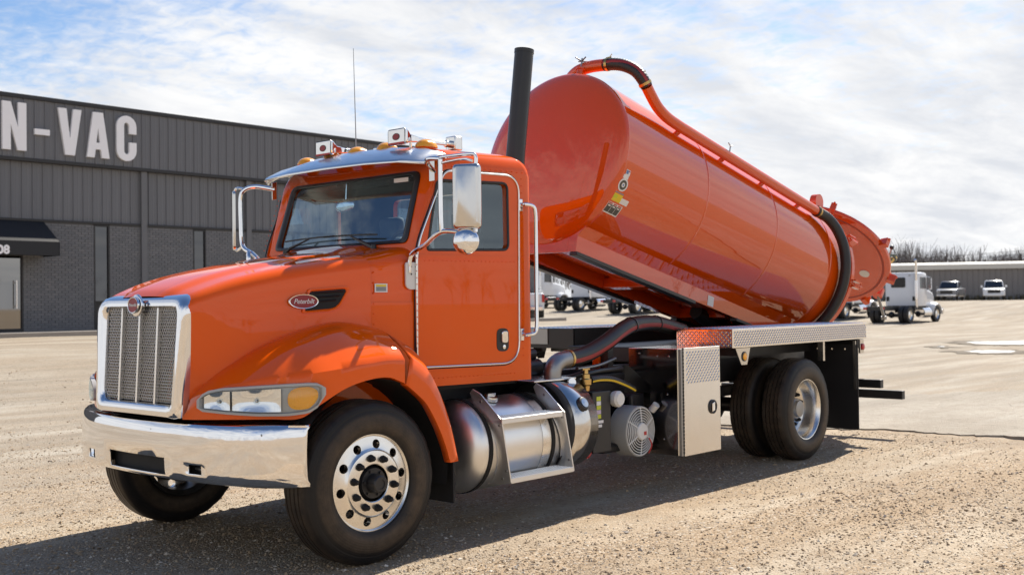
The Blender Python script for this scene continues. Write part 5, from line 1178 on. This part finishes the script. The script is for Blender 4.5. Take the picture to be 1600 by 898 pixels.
# ------------------------------------------------------------------ vehicles parked in the yard behind
def wheel_simple(mb_t, mb_r, x, y, r, w, s):
    mb_t.lathe([(-w/2, r*.58), (-w/2, r*.93), (-w/2+.03, r), (w/2-.03, r), (w/2, r*.93), (w/2, r*.58)], (x, y, r), (0, 1, 0), 24)
    mb_r.lathe([(s*(w/2-.02), r*.58), (s*(w/2-.07), r*.50), (s*(w/2-.04), r*.2), (s*(w/2-.02), 1e-4)], (x, y, r), (0, 1, 0), 20)
def chassis_truck(name, loc, head, label, group, tail=2.4):
    t = empty(name, loc, head); tag(t, label, 'truck', group)
    rows = []
    for x, w, z0, z1 in ((1.45, 1.02, 1.05, 3.02), (1.5, 1.05, 1.02, 3.08), (2.2, 1.05, 1.02, 3.12), (2.75, 1.03, 1.02, 3.08), (2.85, 1.0, 1.02, 3.0)):
        rows.append([(x, a, b) for a, b in roundpoly([(-w, z0), (w, z0), (w, z1), (-w, z1)], [.05, .05, .18, .18], 4)])
    q = MB(); q.grid(rows, cv=True); n = len(rows[0]); q.f += [tuple(range(n)), tuple(range(4*n, 5*n))[::-1]]; cb = q.build('cab', 'truck_white', t, 40)
    rows = []
    for x, w, z1 in ((2.85, .95, 2.10), (3.6, .86, 2.02), (4.4, .72, 1.88), (4.85, .60, 1.72)):
        rows.append([(x, a, b) for a, b in roundpoly([(-w, 1.0), (w, 1.0), (w, z1), (-w, z1)], [.02, .02, .14, .14], 4)])
    q = MB(); q.grid(rows, cv=True); q.f += [tuple(range(3*n, 4*n))]; q.build('hood', 'truck_white', t, 40)
    for s in (-1, 1):
        rows = []
        for a in np.linspace(R_(-5), R_(190), 16): rows.append([(4.05+.66*math.cos(a), s*y, .55+.62*math.sin(a)+dz) for y, dz in ((.7, .1), (1.05, .06), (1.2, 0), (1.2, -.08))])
        q = MB(); q.grid(rows); q.build('fender', 'truck_white', t, 50)
        q = MB(); q.box(1.75, 2.6, s*1.055-.006, s*1.055+.006, 2.1, 2.8); q.build('side_window', 'pane_dark', t, 0)
        q = MB(); q.cyl((1.9, s*.95, .62), (3.0, s*.95, .62), .32, n=24); q.build('fuel_tank', 'chrome_plain', t, 35)
        q = MB(); q.box(2.7, 2.78, s*1.25-.1, s*1.25+.1, 2.05, 2.75); q.tube([(2.8, s*1.02, 2.0), (2.76, s*1.25, 2.0), (2.76, s*1.25, 2.8), (2.8, s*1.02, 2.85)], .02, 6); q.build('mirror', 'chrome_plain', t, 0)
    q = MB(); q.box(1.436, 1.446, -.22, .62, 2.22, 2.76); rw_ = q.build('rear_window', 'pane_dark', t, 0); 
    q = MB(); q.tube([(1.438, a, b) for a, b in roundpoly([(-.24, 2.2), (.64, 2.2), (.64, 2.78), (-.24, 2.78)], .06, 3)], .02, 6, closed=True); q.build('window_frame', 'black_plastic', rw_)
    for y in (-.78, .88): MB().box(1.436, 1.446, y-.09, y+.09, 1.35, 1.62).build('vent', 'black_matte', t, 0)
    for y in (-.52, .60): MB().box(1.425, 1.446, y-.05, y+.05, 2.88, 2.95).build('work_lamp', 'steel_grey', t, 0)
    q = MB(); q.tube([(1.32, -1.0, .95), (1.32, -1.0, 3.5), (1.30, -1.0, 3.72), (1.2, -1.0, 3.86)], .075, 16); q.lathe([(0, .10), (1.1, .10)], (1.32, -1.0, 1.5), (0, 0, 1), 18); q.build('exhaust_stack', 'chrome_plain', t, 40)
    q = MB()
    for s in (-1, 1): q.box(-tail, 4.8, s*.43-.04, s*.43+.04, .78, 1.04)
    for x in (-tail, -1.2, .6): q.box(x, x+.1, -.43, .43, .80, 1.0)
    q.box(1.3, 2.8, -.9, .9, .82, 1.06); q.box(2.9, 4.7, -.4, .4, .6, 1.1); q.build('frame', 'black_frame', t, 0)
    for x, y, s in ((0, -1.06, -1), (0, 1.06, 1), (0, -.73, -1), (0, .73, 1), (4.05, -1.02, -1), (4.05, 1.02, 1)):
        a, b = MB(), MB(); wheel_simple(a, b, x, y, .51, .27, s); to = a.build('wheel', 'tyre_plain', t, 40); b.build('rim', 'polished_disc', to, 40)
    q = MB(); q.cyl((0, -.95, .51), (0, .95, .51), .08); q.ball((0, 0, .51), .2, 12, 8); q.build('axle', 'black_frame', t, 40)
    for s in (-1, 1): MB().box(-tail-.02, -tail, s*.55-.12, s*.55+.12, .86, 1.0).build('tail_lamp', 'red_lens', t, 0)
    MB().box(4.8, 5.0, -1.2, 1.2, .5, .85).build('bumper', 'chrome_plain', t, 0, .03)
    return t
TRK = 'white chassis trucks parked in the yard'
def on_g(x, y, dz=0.): return (x, y, gh(x, y)+dz)
chassis_truck('chassis_truck', on_g(60.9, 21.3), R_(-1.5), 'white cab and chassis truck seen from behind beside the puddles', TRK)
chassis_truck('chassis_truck', on_g(63.5, 26.6), R_(-1), 'white chassis truck mostly hidden behind the open orange tank door', TRK, 3.4)
chassis_truck('chassis_truck', on_g(61., 46.6), R_(-1), 'white chassis truck under the raised tank, second to the right of the orange cab', TRK, 2.0)
chassis_truck('chassis_truck', on_g(60.5, 41.0), R_(-1), 'white chassis truck under the raised tank, rightmost before the rail hides it', TRK, 2.0)
chassis_truck('chassis_truck', on_g(61.8, 52.3), R_(-1), 'white chassis truck farthest left under the raised tank, behind the white pickup', TRK, 2.0)
def car(name, loc, head, label, cat, mat, kind):
    t = empty(name, loc, head); tag(t, label, cat, 'cars and pickups parked in the yard')
    L_, Wd = (5.6, .98) if kind == 'pickup' else (4.9, .97)
    # body sections along x (front at +x): (x, half width, z bottom, z top)
    bs = [(-L_/2, .86, .55, 1.16), (-L_/2+.06, .95, .48, 1.19), (-1.2, Wd, .38, 1.20), (.9, Wd, .38, 1.18), (L_/2-.9, .97, .40, 1.14), (L_/2-.15, .92, .42, 1.06), (L_/2, .80, .48, .95)]
    rows = [[(x, a, b) for a, b in roundpoly([(-w, z0), (w, z0), (w, z1), (-w, z1)], [.06, .06, .10, .10], 3)] for x, w, z0, z1 in bs]
    q = MB(); q.grid(rows, cv=True); n = len(rows[0]); q.f += [tuple(range(n)), tuple(range((len(rows)-1)*n, len(rows)*n))[::-1]]; bd = q.build('body', mat, t, 40)
    c0_, c1_ = (-.75, 1.35) if kind == 'pickup' else (-L_/2+.25, 1.2)
    def sec(x, w, z): return [(x, -w-.04, 1.15), (x, -w, z-.08), (x, -w+.10, z), (x, w-.10, z), (x, w, z-.08), (x, w+.04, 1.15)]
    rows = [sec(c0_-.02, .84, 1.2), sec(c0_+.12, .78, 1.82), sec(c0_+.5, .78, 1.88), sec(c1_-.65, .76, 1.86), sec(c1_, .84, 1.2)]
    q = MB(); q.grid(rows); q.build('roof', mat, t, 40)
    gl = lambda nm, V: MB().add(V, [(0, 1, 2, 3)]).build(nm, 'pane_dark', t, 0)
    xw0, xw1 = c1_-.62, c1_+.02
    gl('windshield', [(xw1+.01, -.80, 1.22), (xw1+.01, .80, 1.22), (xw0+.03, .70, 1.80), (xw0+.03, -.70, 1.80)])
    gl('rear_glass', [(c0_-.02, -.74, 1.25), (c0_-.02, .74, 1.25), (c0_+.09, .70, 1.76), (c0_+.09, -.70, 1.76)])
    for s in (-1, 1):
        for a, b in ((c0_+.18, (c0_+c1_)/2-.28), ((c0_+c1_)/2-.22, c1_-.62)): gl('side_window', [(a, s*.868, 1.24), (b+.25, s*.868, 1.24), (b, s*.806, 1.74), (a+.08, s*.806, 1.74)])
        MB().box(L_/2-.12, L_/2-.02, s*.70-.14, s*.70+.14, .84, 1.0).build('headlight', 'lens' if 0 else 'plastic_white', bd, 0, .02)
        MB().box(-L_/2-.012, -L_/2+.08, s*.90-.055, s*.90+.055, .80, 1.12).build('tail_lamp', 'red_lens', bd, 0, .01)
        MB().box(c1_-.25, c1_-.1, s*1.05-.08, s*1.05+.08, 1.2, 1.38).build('mirror', mat, t, 0, .02)
    MB().box(L_/2-.03, L_/2+.02, -.54, .54, .66, .98).build('grille', 'black_plastic', bd, 0, .02); MB().box(L_/2-.1, L_/2+.06, -.85, .85, .42, .60).build('bumper', 'chrome_plain' if kind == 'pickup' else mat, bd, 0, .03); MB().box(-L_/2-.10, -L_/2+.02, -.88, .88, .46, .64).build('rear_bumper', 'chrome_plain', bd, 0, .03)
    if kind == 'pickup':
        q = MB(); q.box(-L_/2+.08, c0_-.05, -.80, .80, 1.205, 1.21); q.build('bed', 'black_matte', bd, 0); MB().box(-L_/2-.006, -L_/2, -.78, .78, .68, 1.12).build('tailgate', mat, bd, 0, .002); MB().box(-L_/2-.012, -L_/2-.006, -.12, .12, .95, 1.03).build('tailgate_handle', 'black_plastic', bd, 0)
    for x in (-L_/2+1.15, L_/2-.95):
        for s in (-1, 1):
            a, b = MB(), MB(); wheel_simple(a, b, x, s*.86, .39, .25, s); to = a.build('wheel', 'tyre_plain', t, 40); b.build('rim', 'polished_disc', to, 40)
    return t
car('pickup', on_g(32.1, 26.1, 0), R_(44), 'white pickup with red tail lamp, half hidden behind the orange cab', 'pickup', 'truck_white', 'pickup')
car('pickup', on_g(103., 33.2), R_(192), 'silver grey pickup facing the yard, right of the white chassis truck', 'pickup', 'silver_paint', 'pickup')
car('suv', on_g(103., 29.2), R_(199), 'white front-facing car alone against the far grey building', 'car', 'truck_white', 'suv')
# ------------------------------------------------------------------ far building, poles, trees
A2, B2 = Vector((112., 60.5)), Vector((147.5, -1.6)); e = (B2-A2); LB = e.length; e.normalize(); nb = Vector((e.y, -e.x))
if nb.dot(Vector((CAM.x, CAM.y))-A2) < 0: nb = -nb
ang = math.atan2(e.y, e.x); fb = empty('far_building', (A2.x, A2.y, 1.2), ang); tag(fb, 'low long grey metal building with a cream roof edge across the yard', 'building')
sg = 1 if (Matrix.Rotation(ang, 2) @ Vector((0, 1))).dot(nb) > 0 else -1
q = MB(); q.box(0, LB, min(-sg*.1, -sg*22), max(-sg*.1, -sg*22), -.4, 3.75); q.build('core_wall', 'far_wall', fb, 0)
pm = MB(); a = [(0, 0), (.03, .05), (.10, .05), (.13, 0), (.6, 0), (.63, .05), (.70, .05), (.73, 0), (1.2, 0)]; pm.grid([[(x, sg*y, 0) for x, y in a], [(x, sg*y, 3.65) for x, y in a]]); pm = pm.mesh('wall_panel', 0); pm.materials.append(MAT['far_wall'])
for i in range(int(LB/1.2)): link('wall_panel', pm, fb).location = (i*1.2, 0, 0)
q = MB(); q.prism([(sg*.35, 3.62), (sg*.35, 4.20), (-sg*11, 4.75), (-sg*22, 4.2), (-sg*22, 3.6)], lambda a, b, d: (d, a, b), -.3, LB+.3); q.build('roof', 'far_roof', fb, 0)
for x in (38., 52.): MB().box(x, x+.4, -sg*3-.2, -sg*3+.2, 4.3, 5.2).build('roof_vent', 'far_roof', fb, 0)
tw = MB(); sc_ = MB()
def grow(p, d, l, r, dep):
    e_ = p+d*l; s1 = d.cross(Vector((.36, -.93, 0))).normalized()
    s1 = Vector((d.z, 0, -d.x)) if s1.length < .1 else s1
    # two crossed thin blades, so it has width from any side
    for k in (Vector((-.30, .95, 0)), Vector((.95, .30, 0))):
        sd = (k-d*k.dot(d)).normalized(); tw.add([p-sd*r, p+sd*r, e_+sd*r*.5, e_-sd*r*.5], [(0, 1, 2, 3)])
    if dep == 0: return
    for i in range(4 if dep > 1 else 5):
        v = Vector((random.gauss(0, .55), random.gauss(0, .55), random.uniform(.1, .9))); nd = (d*.75+v).normalized(); grow(p+d*l*random.uniform(.45, 1.0), nd, l*random.uniform(.5, .75), r*.55, dep-1)
for i in range(1000):
    u = random.uniform(-25, LB+25); v = random.uniform(32, 70); p2 = A2+e*u-nb*v; h = random.uniform(2.3, 3.7)*(1.35 if random.random() < .10 else 1)
    if i >= 820: t_ = random.uniform(R_(150), R_(330)); p2 = Vector((math.cos(t_), math.sin(t_)))*random.uniform(230, 330); h *= 1.6  # unseen treeline behind the camera, added for its reflection in paint and chrome
    base = Vector((p2.x, p2.y, gh(p2.x, p2.y))); grow(base, Vector((random.gauss(0, .05), random.gauss(0, .05), 1)).normalized(), h, random.uniform(.06, .11), 3)
for i in range(9000):
    u = random.uniform(-30, LB+40); p2 = A2+e*u-nb*random.uniform(34, 60); b0 = Vector((p2.x, p2.y, random.uniform(3.5, 6.0))); top = 7.4+1.0*math.sin(u*.31)+.7*math.sin(u*.83+1)+random.uniform(-.8, 1.6)
    d = Vector((random.gauss(0, .22), random.gauss(0, .22), 1))*(top-b0.z); k = Vector((-e.x, -e.y, 0))*random.uniform(.02, .055); tw.add([b0-k, b0+k, b0+d+k*.4, b0+d-k*.4], [(0, 1, 2, 3)])
tag(tw.build('bare_wood', 'twigs', None, 0), 'grey brown bare winter trees along the skyline behind the far building, plus unseen ones behind the camera for reflections', 'trees', kind='stuff')
for i in range(900):
    u = random.uniform(-4, LB); p2 = A2+e*u+nb*random.uniform(.3, 2.2); h = random.uniform(.3, 1.5)*(1 if u > 45 else .5)
    for k in range(3):
        a = random.uniform(0, 6.28); d = Vector((math.cos(a)*.25, math.sin(a)*.25, 1)); s1 = Vector((-math.sin(a), math.cos(a), 0))*random.uniform(.05, .14); b = Vector((p2.x, p2.y, 1.2)); sc_.add([b-s1, b+s1, b+d*h+s1*.2, b+d*h-s1*.2], [(0, 1, 2, 3)])
tag(sc_.build('weeds', 'scrub', None, 0), 'dry weeds along the foot of the far building', 'weeds', kind='stuff')
pb = A2+e*47.5-nb*26; q = MB(); q.cyl((pb.x, pb.y, 1), (pb.x, pb.y, 9.2), .16, .11, 10); pole = empty('utility_pole', (0, 0, 0)); tag(pole, 'wooden utility pole with a cross arm behind the far building', 'pole')
q.build('pole', 'pole_wood', pole, 40); q = MB(); q.obox((pb.x, pb.y, 8.6), ((e.x, e.y, 0), (-e.y, e.x, 0), (0, 0, 1)), (1.3, .06, .07)); q.build('cross_arm', 'pole_wood', pole, 0); q = MB(); q.cyl((pb.x+.2, pb.y, 6.6), (pb.x+.2, pb.y, 7.6), .22, n=12); q.build('transformer', 'plastic_grey', pole, 35)
for dz in (0, .6):
    q = MB(); a_, b_ = Vector((pb.x-e.x*75, pb.y-e.y*75, 6.5)), Vector((pb.x, pb.y, 8.65-dz)); q.tube([a_.lerp(b_, t)-Vector((0, 0, 4*t*(1-t)*1.0)) for t in np.linspace(0, 1, 16)], .02, 4); q.build('wire', 'black_plastic', pole)
sp_ = A2+e*51.+nb*24; sg_ = empty('yard_sign', on_g(sp_.x, sp_.y)); tag(sg_, 'small pale blue board on the ground right of the white car', 'sign')
q = MB(); q.box(-.05, .05, -.55, .55, .15, 1.15); q.build('board', 'label_lilac', sg_, 0, .01); q = MB(); q.box(-.03, .03, -.45, -.40, 0, .2); q.box(-.03, .03, .40, .45, 0, .2); q.build('legs', 'black_plastic', sg_, 0); sg_.rotation_euler = (0, 0, R_(200))
for o in bpy.data.objects:
    if o.type == 'MESH' and o.parent and o.name.split('.')[0] in ('bolts', 'flap_bolts'): o['kind'] = 'stuff'
bpy.context.view_layer.update()
